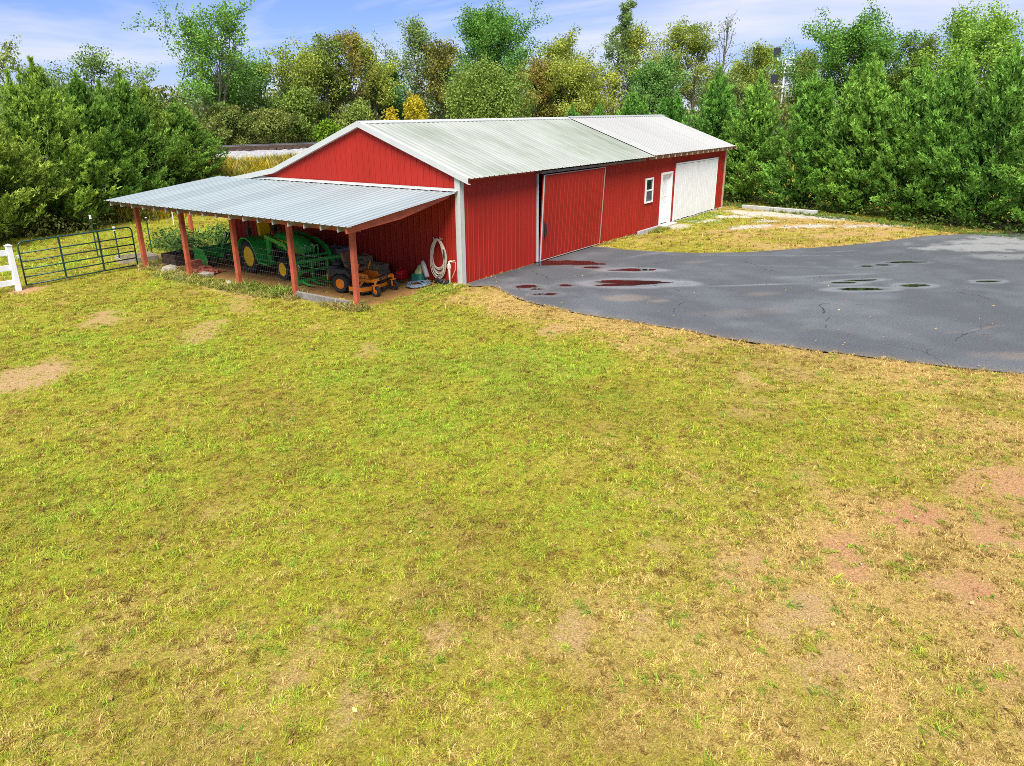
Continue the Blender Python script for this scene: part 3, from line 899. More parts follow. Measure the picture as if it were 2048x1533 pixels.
MB().prism([(-.30, lz(-.3)-.03), (-4.0, lz(-4.0)-.03), (-4.0, lz(-4.0)-.17), (-2.2, lz(-2.2)-.235), (-.30, lz(-.3)-.10)], 'y', LY0+.10, LY0+.14).build('end_rafter', WOODR, lean)
for x in (-.4, -1.3, -2.2, -3.1, -3.95):
    MB().bx(x-.045, x+.045, LY0+.02, LY1-.02, lz(x)-.030, lz(x)-.010).build('purlin', WOODL if x < -3.9 else WOODG, lean)
fl = MB()
fl.add([(-.035, LY0, LZ0+.085), (-.035, 9.0, LZ0+.085), (-.035, 9.0, LZ0+.04), (-.035, LY0, LZ0+.04), (-.13, LY0, LZ0+.022), (-.13, 9.0, LZ0+.022)], [(0, 1, 2, 3), (3, 2, 5, 4)])
fl.build('flashing', WHITE, lean)
q = MB()
for yy in (1.1, 3.7, 6.1, 8.6):
    pass
# low timber edging between the first posts
MB().bx(-3.62, -3.52, .72, 2.62, -.05, .17).build('edging_board', mat('grey_board', (.20, .185, .165), .9, var=.25, vscale=7), lean, bevel=.006)

# welded wire mesh stapled along the posts
wf = thing('wire_fence', 'thin welded wire mesh stretched along the lean-to posts', 'fence', (-3.6, 5, 0))
q = MB()
wz = np.arange(.06, 1.16, .15)
ya, yb = 1.55, 9.75
for z in wz:
    q.tube([(-3.40, ya, z), (-3.40, yb, z)], .0012, 3, caps=False)
for y in np.arange(ya, yb, .075):
    q.tube([(-3.40, y, .05), (-3.40, y, 1.16)], .0011, 3, caps=False)
q.build('wire_mesh', mat('wire', (.42, .42, .40), .4, .7), wf)['kind'] = 'stuff'
# ------------------------------------------------------------------ gate and fences
GATE = mat('gate_green', (.018, .065, .055), .35, .2, var=.15)
ga, gb = Vector((-6.98, 9.80, 0)), Vector((-3.62, 10.02, 0))
gd = (gb-ga).normalized()
gate = thing('farm_gate', 'dark green tubular farm gate between white post and lean-to', 'gate', ga)
def gpt(u, z): return ga + gd*u + Vector((0, 0, z))
GL = (gb-ga).length
def corner_arc(u, z, a0, a1, r=.14, n=5):
    return [gpt(u+r*math.cos(a0+(a1-a0)*i/n), z+r*math.sin(a0+(a1-a0)*i/n)) for i in range(n+1)]
zt, zb = 1.27, .10
path = [gpt(.02, zb)] + corner_arc(.16, zt-.14, math.pi, math.pi/2) + corner_arc(GL-.16, zt-.14, math.pi/2, 0) + [gpt(GL-.02, zb)]
MB().tube(path, .022, 8).build('gate_frame', GATE, gate, smooth=True)
for z in (.10, .32, .53, .74, .97):
    MB().tube([gpt(.02, z), gpt(GL-.02, z)], .019, 8).build('gate_rail', GATE, gate, smooth=True)
for u in (GL*.335, GL*.675):
    MB().bar(gpt(u, zb), gpt(u, zt), .028, .045, up=gd).build('gate_brace', GATE, gate)
MB().tube([gpt(0, .62), gpt(-.12, .60), gpt(-.2, .64)], .006, 5).build('latch_chain', mat('chain', (.3, .3, .3), .4, .8), gate)
MB().bx(ga.x-.05, ga.x-.01, ga.y-.03, ga.y+.03, .86, .93).build('latch', WHITE2, gate)

VINYL = mat('vinyl', (.80, .81, .82), .4, var=.03)
fdir = Vector((-1, -.045, 0)).normalized()
fence = thing('vinyl_fence', 'white vinyl rail fence ending at the green gate', 'fence', (-7.24, 9.66, 0))
fp = Vector((-7.24, 9.66, 0))
for k in range(3):
    c = fp + fdir*(2.42*k)
    q = MB().bx(c.x-.065, c.x+.065, c.y-.065, c.y+.065, -.3, 1.24)
    po = q.build('fence_post', VINYL, fence, bevel=.008)
    MB().add([(c.x-.08, c.y-.08, 1.242), (c.x+.08, c.y-.08, 1.242), (c.x+.08, c.y+.08, 1.242), (c.x-.08, c.y+.08, 1.242), (c.x, c.y, 1.29)], [(0, 3, 2, 1), (0, 1, 4), (1, 2, 4), (2, 3, 4), (3, 0, 4)]).build('post_cap', VINYL, po)
for k in range(2):
    for z in (.26, .66, 1.06):
        a = fp+fdir*(2.42*k+.06); b = fp+fdir*(2.42*(k+1)-.06)
        MB().bar((a.x, a.y, z), (b.x, b.y, z), .04, .15).build('fence_rail', VINYL, fence, bevel=.006)

TP = mat('tpost_green', (.03, .09, .045), .6, var=.2)
for i, (x, y, h, lb) in enumerate([(-3.47, 12.73, 1.28, 'taller green steel fence stake with white tip behind the gate'), (-3.36, 11.58, .98, 'shorter green steel fence stake with white tip near the raised bed'),
                                   (-2.0, 12.0, 1.2, 'thin dark steel stake right beside the leftmost lean-to post'), (2.5, 17.9, .75, 'short white stake standing in the far grass beyond the lean-to')]):
    t = thing('steel_stake', lb, 'stake', (x, y, 0), group='steel stakes behind the gate')
    z0 = float(gz(x, y))
    q = MB().bx(x-.022, x+.022, y-.004, y+.004, z0-.2, z0+h); q.bx(x-.003, x+.003, y+.0041, y+.034, z0-.2, z0+h)
    for j in range(int(h/.1)): q.bx(x-.005, x+.005, y-.012, y-.0041, z0+.05+j*.1, z0+.07+j*.1)
    q.build('stake_body', WHITE2 if i == 3 else TP, t)
    MB().bx(x-.024, x+.024, y-.014, y+.036, z0+h+.001, z0+h+.13 if i < 2 else z0+h+.03).build('stake_tip', WHITE2, t)

bed = thing('raised_bed', 'low weathered timber raised bed in the grass behind the gate', 'garden bed', (-3.0, 11.3, 0))
for a, b in (((-3.6, 11.0), (-2.5, 10.8)), ((-3.35, 11.9), (-2.3, 11.7)), ((-3.6, 11.0), (-3.35, 11.9)), ((-2.5, 10.8), (-2.3, 11.7))):
    MB().bar((a[0], a[1], .06), (b[0], b[1], .06), .04, .16).build('board', WOODG, bed)

# torn plastic netting slung along the foot of the cypresses
net = thing('garden_netting', 'heap of grey plastic netting at the foot of the left cypresses', 'netting', (3.0, 21.2, 0))
q = MB()
def netp(u, v):
    x = -.5+7.3*u; y = 20.3+1.5*u+1.1*v
    z = float(gz(x, y))+.08+.35*max(0, math.sin(v*3.1))*(.5+float(vnoise(x, y, .9, 4)))+.25*float(vnoise(x, y, 2.1, 6))
    return (x, y, z)
for i in range(60):
    q.tube([netp(i/59, j/7) for j in range(8)], .006, 3, caps=False)
for j in range(16):
    q.tube([netp(i/40, j/15) for i in range(41)], .006, 3, caps=False)
q.build('net_strands', mat('netting', (.24, .27, .29), .6), net)['kind'] = 'stuff'

# ------------------------------------------------------------------ wheels
RUBBER = mat('tyre_rubber', (.022, .022, .023), .85, var=.35, vscale=8)
def wheel(parent, c, r, w_, rimr, tmat, rmat, lugs=0, name='wheel', lugh=.03, side=-1):
    """axis along local y"""
    c = Vector(c)
    pr = [(rimr, -w_/2*.8), (r*.82, -w_/2), (r*.95, -w_/2*.85), (r, -w_/2*.5), (r, w_/2*.5), (r*.95, w_/2*.85), (r*.82, w_/2), (rimr, w_/2*.8)]
    q = MB().lathe(pr, 28, c, 'y', closed=True)
    t = q.build(name, tmat, parent, smooth=False)
    if lugs:
        g = MB()
        for k in range(lugs):
            for sd_ in (-1, 1):
                th = 2*math.pi*(k+.5*(sd_ > 0))/lugs
                p0 = Vector((math.cos(th)*(r+lugh*.3), sd_*w_*.02, math.sin(th)*(r+lugh*.3)))
                th2 = th+.16
                p1 = Vector((math.cos(th2)*(r*.965), sd_*w_*.47, math.sin(th2)*(r*.965)))
                g.bar(c+p0, c+p1, .035, lugh*1.7, up=(math.cos(th), 0, math.sin(th)))
        g.build('tread', tmat, t)
    s = side
    rp_ = [(rimr*1.01, s*w_*.41), (rimr*.95, s*w_*.43), (rimr*.90, s*w_*.30), (rimr*.86, s*w_*.14), (rimr*.45, s*w_*.10), (rimr*.40, s*w_*.20), (rimr*.22, s*w_*.22), (0.001, s*w_*.22)]
    MB().lathe(rp_, 24, c, 'y').build('rim', rmat, t, smooth=False)
    for k in range(6):
        th = k*math.pi/3
        MB().lathe([(.014, 0), (.014, s*.02)], 6, c+Vector((math.cos(th)*rimr*.31, s*w_*.215, math.sin(th)*rimr*.31)), 'y').build('bolt', DARK if rmat.name != 'mower_orange' else rmat, t)
    return t

# ------------------------------------------------------------------ tractor
JG = mat('tractor_green', (.028, .340, .048), .28, var=.10, vscale=5)
JY = mat('tractor_yellow', (.80, .50, .008), .4, var=.08, vscale=6)
JB = mat('tractor_black', (.018, .018, .019), .5, var=.3, vscale=8)
LENS = mat('lamp_lens', (.75, .78, .80), .12, var=.2, vscale=20)
tr = thing('tractor', 'green compact tractor with yellow wheels and front loader under the lean-to', 'tractor', (-1.50, 6.22, 0), math.atan2(-1.75, -.26), local=True)
for s in (-1, 1):
    wheel(tr, (0, s*.60, .50), .475, .34, .29, RUBBER, JY, 16, side=s)
    wheel(tr, (1.72, s*.56, .325), .305, .23, .19, RUBBER, JY, 16, side=s, lugh=.022)
# chassis and engine
q = MB(); q.bx(-.35, .55, -.22, .22, .35, .72); q.bx(.55, 2.05, -.16, .16, .38, .66); q.bx(1.6, 1.84, -.45, .45, .27, .39)
q.build('chassis', JB, tr, bevel=.02)
q = MB(); q.bx(.85, 1.95, -.20, .20, .60, .82); q.tube([(1.2, -.21, .5), (1.25, -.24, .72)], .04, 8); q.build('engine', JB, tr, bevel=.02)
MB().tube([(-.05, -.44, .5), (-.05, .44, .5)], .08, 12).build('rear_axle', JB, tr)
# bonnet as a loft of rounded sections
secs = [(.66, .25, .80, 1.20), (1.0, .27, .78, 1.22), (1.5, .27, .76, 1.20), (1.9, .255, .74, 1.12), (2.12, .22, .74, 1.00), (2.2, .17, .78, .92)]
q = MB(); vs = []; m_ = 12
for (x, hw, z0, z1) in secs:
    ring = [(-hw, z0), (-hw, z0+(z1-z0)*.45), (-hw*.97, z0+(z1-z0)*.72), (-hw*.80, z0+(z1-z0)*.92), (-hw*.45, z1), (0, z1+.015), (hw*.45, z1), (hw*.80, z0+(z1-z0)*.92), (hw*.97, z0+(z1-z0)*.72), (hw, z0+(z1-z0)*.45), (hw, z0), (0, z0)]
    vs += [(x, y, z) for y, z in ring]
fs = [(i*m_+j, i*m_+(j+1) % m_, (i+1)*m_+(j+1) % m_, (i+1)*m_+j) for i in range(len(secs)-1) for j in range(m_)]
fs += [tuple(range(m_)), tuple((len(secs)-1)*m_+j for j in range(m_))]
hood = q.add(vs, fs).build('bonnet', JG, tr, smooth=True, bevel=.01)
for s in (-1, 1):
    MB().add([(.80, s*.272, 1.065), (1.72, s*.272, 1.03), (1.95, s*.255, .985), (1.72, s*.276, .975), (.80, s*.276, 1.005)], [(0, 1, 2, 3, 4)]).build('bonnet_stripe', JY, hood)
    MB().add([(.95, s*.281, .93), (1.75, s*.281, .86), (1.75, s*.281, .82), (.95, s*.281, .88)], [(0, 1, 2, 3)]).build('bonnet_stripe', JY, hood)
    MB().lathe([(.0, 0), (.06, .01), (.075, .045), (.07, .05)], 12, (2.135, s*.115, .93), 'x').build('headlight', LENS, tr, smooth=True)
q = MB()
for k in range(7): q.bx(2.17, 2.215, -.15, .15, .52+k*.04, .535+k*.04)
q.bx(2.10, 2.17, -.19, .19, .48, .80)
q.build('grille', JB, tr)
q = MB()
for y in (-.24, .24): q.bar((2.24, y, .40), (2.24, y, .98), .035, .035)
for y in (-.09, .09): q.bar((2.24, y, .42), (2.24, y, .95), .025, .025)
q.bar((2.24, -.26, .97), (2.24, .26, .97), .04, .04); q.bar((2.24, -.26, .42), (2.24, .26, .42), .06, .05); q.bar((2.0, -.22, .42), (2.24, -.22, .42), .04, .06); q.bar((2.0, .22, .42), (2.24, .22, .42), .04, .06)
q.build('grille_guard', JG, tr, bevel=.005)
# mudguards
for s in (-1, 1):
    q = MB()
    ar = [(-.46, .72), (-.40, .93), (-.22, 1.05), (.05, 1.07), (.30, .98), (.48, .76), (.60, .52), (.66, .40)]
    vs = []
    for x, z in ar: vs += [(x, s*.33, z), (x, s*.80, z), (x, s*.81, z-.04), (x, s*.33, z-.05)]
    q.add(vs, [(i*4+j, i*4+(j+1) % 4, (i+1)*4+(j+1) % 4, (i+1)*4+j) for i in range(len(ar)-1) for j in range(4)] + [(0, 1, 2, 3), (28, 29, 30, 31)])
    q.bx(.60, 1.12, min(s*.30, s*.78), max(s*.30, s*.78), .37, .42)
    q.bx(-.35, .5, min(s*.30, s*.34), max(s*.30, s*.34), .55, .98)
    q.build('mudguard', JG, tr, bevel=.012)
# seat, steering, roll bar
q = MB(); q.bx(-.20, .24, -.24, .24, .86, .97); q.build('seat_cushion', JY, tr, bevel=.045, seg=3)
q = MB(); q.add([(-.22, -.23, .93), (-.22, .23, .93), (-.10, .23, .95), (-.10, -.23, .95), (-.36, -.19, 1.42), (-.36, .19, 1.42), (-.28, .19, 1.44), (-.28, -.19, 1.44)], [(0, 1, 2, 3), (4, 5, 6, 7), (0, 1, 5, 4), (1, 2, 6, 5), (2, 3, 7, 6), (3, 0, 4, 7)])
q.build('seat_back', JY, tr, bevel=.045, seg=3)
q = MB(); q.bx(.48, .72, -.18, .18, .42, 1.10); q.build('dash', JB, tr, bevel=.04)
cw = Vector((.44, 0, 1.22))
e1, e2 = Vector((0, 1, 0)), Vector((.5, 0, .866))
ringp = [cw+(e1*math.cos(t)+e2*math.sin(t))*.18 for t in np.linspace(0, 2*math.pi, 20, endpoint=False)]
q = MB().tube(ringp, .015, 6, closed=True)
for t in (0.5, 2.6, 4.7): q.tube([cw, cw+(e1*math.cos(t)+e2*math.sin(t))*.18], .012, 6)
q.tube([cw, (.56, 0, 1.02)], .025, 8); q.build('steering_wheel', JB, tr, smooth=True)
q = MB().tube([(-.38, -.42, .55), (-.40, -.43, 1.2), (-.44, -.42, 1.72), (-.46, -.36, 1.78), (-.46, .36, 1.78), (-.44, .42, 1.72), (-.40, .43, 1.2), (-.38, .42, .55)], .035, 8)
q.bx(-.47, -.33, -.49, -.37, 1.08, 1.26); q.bx(-.47, -.33, .37, .49, 1.08, 1.26)
q.build('roll_bar', JB, tr)
# loader
for s in (-1, 1):
    y = s*.46
    q = MB(); q.prism([(.68, .40), (.90, .40), (.86, .90), (.84, 1.18), (.70, 1.20), (.68, .9)], 'y', y-.045, y+.045)
    q.build('loader_mast', JG, tr, bevel=.008)
    q = MB()
    q.bar((.74, y*1.16, 1.15), (1.75, y*1.20, 1.02), .07, .12, up=(0, 0, 1)); q.bar((1.70, y*1.20, 1.05), (2.15, y*1.25, .86), .07, .13); q.bar((2.10, y*1.25, .90), (2.62, y*1.27, .28), .07, .13)
    q.build('loader_arm', JG, tr, bevel=.008)
    q = MB(); q.tube([(.86, y*1.16, .62), (1.35, y*1.18, .82)], .032, 8); q.tube([(1.35, y*1.18, .82), (1.85, y*1.2, 1.0)], .016, 6)
    q.build('lift_cylinder', JB, tr)
    q = MB(); q.tube([(2.05, y*1.36, .98), (2.40, y*1.38, .72)], .028, 8); q.build('tilt_cylinder', JB, tr)
    MB().tube([(2.40, y*1.38, .72), (2.64, y*1.38, .50)], .016, 8).build('cylinder_rod', mat('chrome', (.7, .7, .72), .12, 1.0, var=.02), tr)
MB().bar((2.25, -.60, .70), (2.25, .60, .70), .06, .06).build('loader_cross_tube', JG, tr)
bw = .74
bk = tr
q = MB()
for z, h in ((.64, .09), (.38, .06), (.12, .08)):
    q.bar((2.64, -bw, z), (2.64, bw, z), .07, h)
for y in (-bw, -.25, .25, bw):
    q.bar((2.64, y, .06), (2.64, y, .68), .05, .06, up=(1, 0, 0))
q.build('fork_frame', JG, tr, bevel=.005)
for y in (-.62, -.31, .0, .31, .62):
    MB().bar((2.66, y, .10), (3.02, y, .055), .035, .06).bar((3.0, y, .058), (3.30, y, .075), .035, .045, taper=.4).build('tine', JG, tr, bevel=.004)
# warning decals on the near loader arm
for k in range(3):
    MB().bx(2.36+.02*k-.02, 2.40+.02*k-.02, -.627, -.623, .60-.09*k, .65-.09*k).build('decal', WHITE2 if k != 1 else JY, tr)

# box blade on the rear hitch
bb = thing('box_blade', 'green box scraper blade parked behind the tractor', 'implement', (-1.62, 8.35, 0), R(-98), local=True)
q = MB()
q.bx(-.35, -.31, -.82, .82, .10, .56); q.bx(.10, .13, -.82, .82, .34, .54)
q.build('blade_back', JG, bb, bevel=.006)
for s in (-1, 1):
    MB().prism([(-.42, .04), (.42, .04), (.46, .30), (.20, .56), (-.42, .58)], 'y', s*.83-.012, s*.83+.012).build('side_plate', JG, bb, bevel=.004)
for k in range(5):
    MB().bar((0, -.6+k*.3, .50), (.06, -.6+k*.3, .06), .025, .06, up=(0, 1, 0)).build('ripper_shank', JB, bb)
MB().bar((-.02, -.82, .47), (-.02, .82, .47), .09, .09).build('tool_bar', JG, bb)
q = MB()
for s in (-1, 1):
    q.bar((.10, s*.36, .30), (.62, s*.36, .36), .05, .10); q.bar((.15, s*.20, .48), (.40, s*.06, 1.02), .05, .06); q.bar((-.30, s*.12, .50), (.40, s*.06, 1.0), .05, .05)
q.build('hitch_frame', JG, bb, bevel=.005)
MB().bar((.42, -.09, .95), (.30, -.09, 1.02), .09, .012).bar((.22, -.13, .70), (.44, -.13, 1.02), .012, .10).build('guard_plate', mat('galvanised', (.45, .50, .50), .4, .6), bb)
MB().bar((.62, -.36, .36), (1.1, -.36, .46), .04, .06).bar((.62, .36, .36), (1.1, .36, .46), .04, .06).bar((.42, 0, .98), (1.1, 0, .72), .04, .04).build('hitch_arm', JB, bb)

# ------------------------------------------------------------------ mower
MO = mat('mower_orange', (.70, .20, .010), .38, var=.12, vscale=6)
MK = mat('mower_black', (.035, .034, .033), .6, var=.35, vscale=7)
MBR = mat('mower_seat', (.15, .065, .035), .5, var=.15, vscale=6)
DUST = mat('dusty_black', (.10, .085, .068), .85, var=.35, vscale=9)
mo = thing('riding_mower', 'orange zero-turn riding mower with brown seat beside the nearest post', 'mower', (-2.12, 2.16, 0), math.atan2(-1.16, .22), local=True)
mo.scale = (.9, .9, .9)
for s in (-1, 1):
    wheel(mo, (0, s*.43, .28), .265, .24, .15, RUBBER, MO, 14, side=s, lugh=.012)
    wheel(mo, (1.22, s*.47, .14), .14, .13, .065, RUBBER, MO, 0, name='caster_wheel', side=s)
    q = MB()
    q.bar((1.22, s*.47-.085, .14), (1.20, s*.47-.085, .31), .012, .05); q.bar((1.22, s*.47+.085, .14), (1.20, s*.47+.085, .31), .012, .05)
    q.bx(1.14, 1.26, s*.47-.09, s*.47+.09, .311, .335); q.tube([(1.2, s*.47, .33), (1.2, s*.47, .46)], .03, 10)
    q.build('caster_fork', MO, mo, bevel=.003)
    MB().bar((.30, s*.25, .40), (1.22, s*.44, .42), .06, .07).build('frame_rail', MO, mo, bevel=.006)
    # control levers
    MB().tube([(.46, s*.28, .62), (.56, s*.30, .86)], .02, 8).build('lever', MO, mo)
    MB().tube([(.56, s*.30, .86), (.57, s*.29, .98), (.50, s*.22, 1.06), (.44, s*.10, 1.10)], .018, 8).build('lever_grip', MK, mo)
    # side bodies over the wheels
    q = MB(); q.prism([(-.42, .42), (-.40, .62), (-.22, .72), (.20, .70), (.34, .58), (.32, .46), (.18, .56), (-.14, .56), (-.28, .46)], 'y', min(s*.24, s*.50), max(s*.24, s*.50))
    q.build('side_tank', MK, mo, bevel=.03, seg=3)
    q = MB(); q.prism([(.24, .36), (.86, .36), (.80, .56), (.24, .60)], 'y', s*.26-.015, s*.26+.015)
    sp_ = q.build('side_panel', MO, mo, bevel=.004)
    MB().bar((.72, s*.30, .42), (.55, s*.34, .20), .03, .06).build('deck_link', MO, mo)
q = MB(); q.bx(.28, .82, -.25, .25, .30, .36); q.bx(-.1, .30, -.25, .25, .33, .5); q.build('floor_pan', MO, mo, bevel=.006)
MB().bar((1.14, -.50, .445), (1.14, .50, .445), .09, .08).build('front_beam', MO, mo, bevel=.008)
MB().bx(1.05, 1.17, -.30, .30, .487, .50).build('foot_plate', MK, mo)
q = MB(); q.bx(-.62, -.20, -.24, .24, .36, .72); q.lathe([(.18, .72), (.18, .80), (.12, .84)], 14, (-.40, 0, 0)); q.build('engine', MK, mo, bevel=.03)
MB().bx(-.66, -.62, -.26, .26, .30, .48).build('rear_guard', MO, mo)
q = MB(); q.bx(.02, .46, -.24, .24, .60, .72); q.build('seat_cushion', MBR, mo, bevel=.05, seg=3)
q = MB(); q.add([(-.02, -.23, .68), (-.02, .23, .68), (.10, .23, .70), (.10, -.23, .70), (-.18, -.20, 1.13), (-.18, .20, 1.13), (-.10, .20, 1.15), (-.10, -.20, 1.15)], [(0, 1, 2, 3), (4, 5, 6, 7), (0, 1, 5, 4), (1, 2, 6, 5), (2, 3, 7, 6), (3, 0, 4, 7)])
q.build('seat_back', MBR, mo, bevel=.05, seg=3)
for s in (-1, 1):
    MB().bar((0, s*.29, .86), (.30, s*.29, .86), .06, .05).build('armrest', MK, mo, bevel=.015)
# cutting deck
q = MB(); q.prism([(.28, -.52), (.42, -.66), (.86, -.64), (1.00, -.40), (1.02, .38), (.86, .64), (.42, .66), (.28, .52)], 'z', .09, .22)
dk = q.build('deck', DUST, mo, bevel=.012)
MB().bar((.30, -.50, .225), (.44, -.67, .225), .03, .05).bar((.44, -.68, .20), (.86, -.66, .20), .03, .12).bar((.86, -.66, .20), (1.03, -.40, .20), .03, .12).bar((1.03, -.38, .20), (1.04, .38, .20), .03, .10).build('deck_rim', MO, mo, bevel=.003)
MB().bx(.45, .75, .66, .86, .09, .12).build('discharge_chute', MK, mo)
for y in (-.2, .12):
    MB().lathe([(.05, -.05), (.06, -.03), (.06, .03), (.05, .05)], 12, (1.08, y, .10), 'y').build('deck_roller', RUBBER, mo)
def lettering(txt, size, parent, material, M, name):
    cu = bpy.data.curves.new(name, 'FONT'); cu.body = txt; cu.size = size; cu.align_x = 'CENTER'; cu.align_y = 'CENTER'; cu.extrude = .0015
    ob = bpy.data.objects.new(name, cu); COL.objects.link(ob)
    dg = bpy.context.evaluated_depsgraph_get()
    me = bpy.data.meshes.new_from_object(ob.evaluated_get(dg))
    bpy.data.objects.remove(ob); bpy.data.curves.remove(cu)
    me.transform(M); me.materials.clear(); me.materials.append(material)
    o = bpy.data.objects.new(name, me); o.parent = parent; COL.objects.link(o)
    return o
Mf = Matrix.Translation((1.188, 0, .452)) @ Matrix(((0, 0, 1, 0), (1, 0, 0, 0), (0, 1, 0, 0), (0, 0, 0, 1)))
MB().bx(1.1855, 1.1875, -.24, .24, .415, .485).build('name_plate', MK, mo)
lettering('SCAG', .085, mo, MO, Matrix.Translation((.003, 0, 0)) @ Mf, 'lettering')
Ms = Matrix.Translation((.53, -.278, .475)) @ Matrix(((1, 0, 0, 0), (0, 0, -1, 0), (0, 1, 0, 0), (0, 0, 0, 1)))
lettering('Liberty Z', .115, mo, MK, Ms, 'lettering')
Mh = Matrix.Translation((1.25, -.2785, 1.022)) @ Matrix(((1, 0, 0, 0), (0, 0, -1, 0), (0, 1, 0, 0), (0, 0, 0, 1)))

# ------------------------------------------------------------------ things along the shed wall
HOSE = mat('beige_hose', (.55, .47, .36), .5, var=.15, vscale=6)
def loops(cx, cy, cz, plane, n, a, b, jit, r, seed, drop=0.0):
    rg = random.Random(seed)
    pts = []
    for k in range(n):
        aa, bb2 = a*(1-jit*rg.random()), b*(1-jit*rg.random())
        ox, oz, dd = rg.uniform(-.03, .03), rg.uniform(-.01, .03), rg.uniform(-.035, .035)
        for i in range(22):
            t = 2*math.pi*i/22 + math.pi/2
            u, v = aa*math.cos(t)*(1-.25*math.sin(t))+ox, bb2*math.sin(t)+ (b-bb2)+oz
            if plane == 'x': pts.append((cx+dd*(1-max(0, math.sin(t)))-.02*k/n, cy+u, cz+v))
            else: pts.append((cx+u*1.0+rg.uniform(-.01, .01), cy+v+rg.uniform(-.01, .01), cz+.012+.07*(k/n)*rg.random()+.02*abs(math.sin(3*t+k))))
    return MB().tube(pts, r, 6)
hz = thing('garden_hose', 'beige garden hose hung in loops on the red shed wall', 'hose', (-.1, .72, .1))
loops(-.10, .74, .64, 'x', 15, .27, .55, .28, .013, 3).build('hose_coil', HOSE, hz, smooth=True)
MB().tube([(-.03, .86, 1.19), (-.14, .86, 1.20), (-.16, .86, 1.25)], .012, 6).tube([(-.03, .62, 1.21), (-.14, .62, 1.22), (-.16, .62, 1.27)], .012, 6).build('hose_hook', HOSE, hz)
MB().tube([(-.16, .50, .95), (-.17, .49, .78), (-.17, .47, .72)], [.02, .028, .02], 8).build('nozzle', MK, hz)
h2 = thing('coiled_hose', 'blue-grey hose coiled flat on the ground below the hanging hose', 'hose', (-.9, .75, 0))
loops(-.80, .82, .02, 'z', 13, .42, .34, .45, .012, 8).build('hose_coil', mat('blue_hose', (.17, .22, .27), .45, var=.2), h2, smooth=True)
PVC = mat('pvc', (.74, .66, .54), .5, var=.1)
fa = thing('standpipe_tap', 'white standpipe water tap beside the barn corner', 'tap', (-.30, .20, 0))
MB().tube([(-.30, .20, -.1), (-.30, .20, .64)], .026, 10).build('pipe', PVC, fa, smooth=True)
MB().tube([(-.30, .20, .60), (-.30, .20, .665), (-.30, .16, .68), (-.30, .02, .68)], .022, 8).bx(-.335, -.265, .165, .235, .48, .60).build('elbow', PVC, fa)
MB().tube([(-.30, .02, .68), (-.30, -.03, .67), (-.29, .0, .45), (-.30, .12, .22)], .013, 8).build('drip_hose', mat('brass_tan', (.50, .33, .18), .45), fa)
MB().lathe([(.04, .70), (.04, .715)], 8, (-.30, .03, 0)).tube([(-.30, .03, .68), (-.30, .03, .71)], .01, 6).build('tap_handle', mat('brass_tan', (.50, .33, .18), .45), fa)
gc = thing('fuel_can', 'small red plastic fuel can against the shed wall', 'fuel can', (-.36, 1.92, 0))
MB().prism([(-.52, .0), (-.20, .0), (-.20, .20), (-.27, .27), (-.45, .27), (-.52, .20)], 'y', 1.80, 2.04).build('can_body', mat('fuel_red', (.62, .012, .014), .4, var=.1), gc, bevel=.03, seg=3)
MB().tube([(-.28, 1.92, .25), (-.28, 1.92, .33), (-.42, 1.92, .33), (-.44, 1.92, .26)], .018, 8).build('can_handle', MATS['fuel_red'], gc, smooth=True)
MB().tube([(-.48, 1.92, .25), (-.52, 1.92, .34)], [.03, .018], 8).build('spout', MK, gc)
bt = thing('green_tool', 'dark green tool handle lying beside the red fuel can', 'tool', (-.55, 2.3, 0))
MB().tube([(-.50, 2.55, .06), (-.62, 2.15, .06), (-.68, 2.0, .05)], [.03, .045, .02], 10).build('tool_body', mat('dark_green', (.015, .10, .04), .4), bt, smooth=True)
MB().tube([(-.62, 2.05, .03), (-.80, 1.40, .03), (-.85, 1.2, .02)], .012, 6).build('tool_shaft', mat('dark_green', (.015, .10, .04), .4), bt)
bg_ = thing('seed_bag', 'green and white seed bag slumped at the shed wall', 'bag', (-.3, 1.32, 0))
q = MB(); q.add([(-.48, 1.12, 0), (-.48, 1.52, 0), (-.14, 1.52, 0), (-.14, 1.12, 0), (-.46, 1.14, .22), (-.46, 1.50, .20), (-.10, 1.50, .24), (-.10, 1.14, .24)], [(0, 3, 2, 1), (4, 5, 6, 7), (0, 1, 5, 4), (1, 2, 6, 5), (2, 3, 7, 6), (3, 0, 4, 7)])
q.build('bag_body', mat('bag_green', (.03, .20, .14), .5, var=.2, vscale=9), bg_, bevel=.05, seg=3)
q = MB(); q.add([(-.40, 1.20, .2), (-.40, 1.46, .2), (-.10, 1.46, .2), (-.10, 1.20, .2), (-.24, 1.26, .46), (-.24, 1.42, .44), (-.08, 1.42, .46), (-.08, 1.26, .48)], [(0, 3, 2, 1), (4, 5, 6, 7), (0, 1, 5, 4), (1, 2, 6, 5), (2, 3, 7, 6), (3, 0, 4, 7)])
q.build('bag_top', mat('bag_yellow', (.50, .50, .20), .5, var=.2, vscale=9), bg_, bevel=.05, seg=3)
jg = thing('plastic_jug', 'grey translucent tube leaning on the green seed bag', 'tube', (-.2, 1.1, .2))
MB().tube([(-.34, .98, .16), (-.26, 1.16, .44), (-.22, 1.24, .56)], [.07, .075, .05], 10).build('jug_body', mat('grey_plastic', (.42, .39, .36), .45, var=.15), jg, smooth=True)
pt = thing('black_sheeting', 'crumpled black plastic below the hanging hose', 'plastic', (-.25, .5, 0))
q = MB(); rg = random.Random(5)
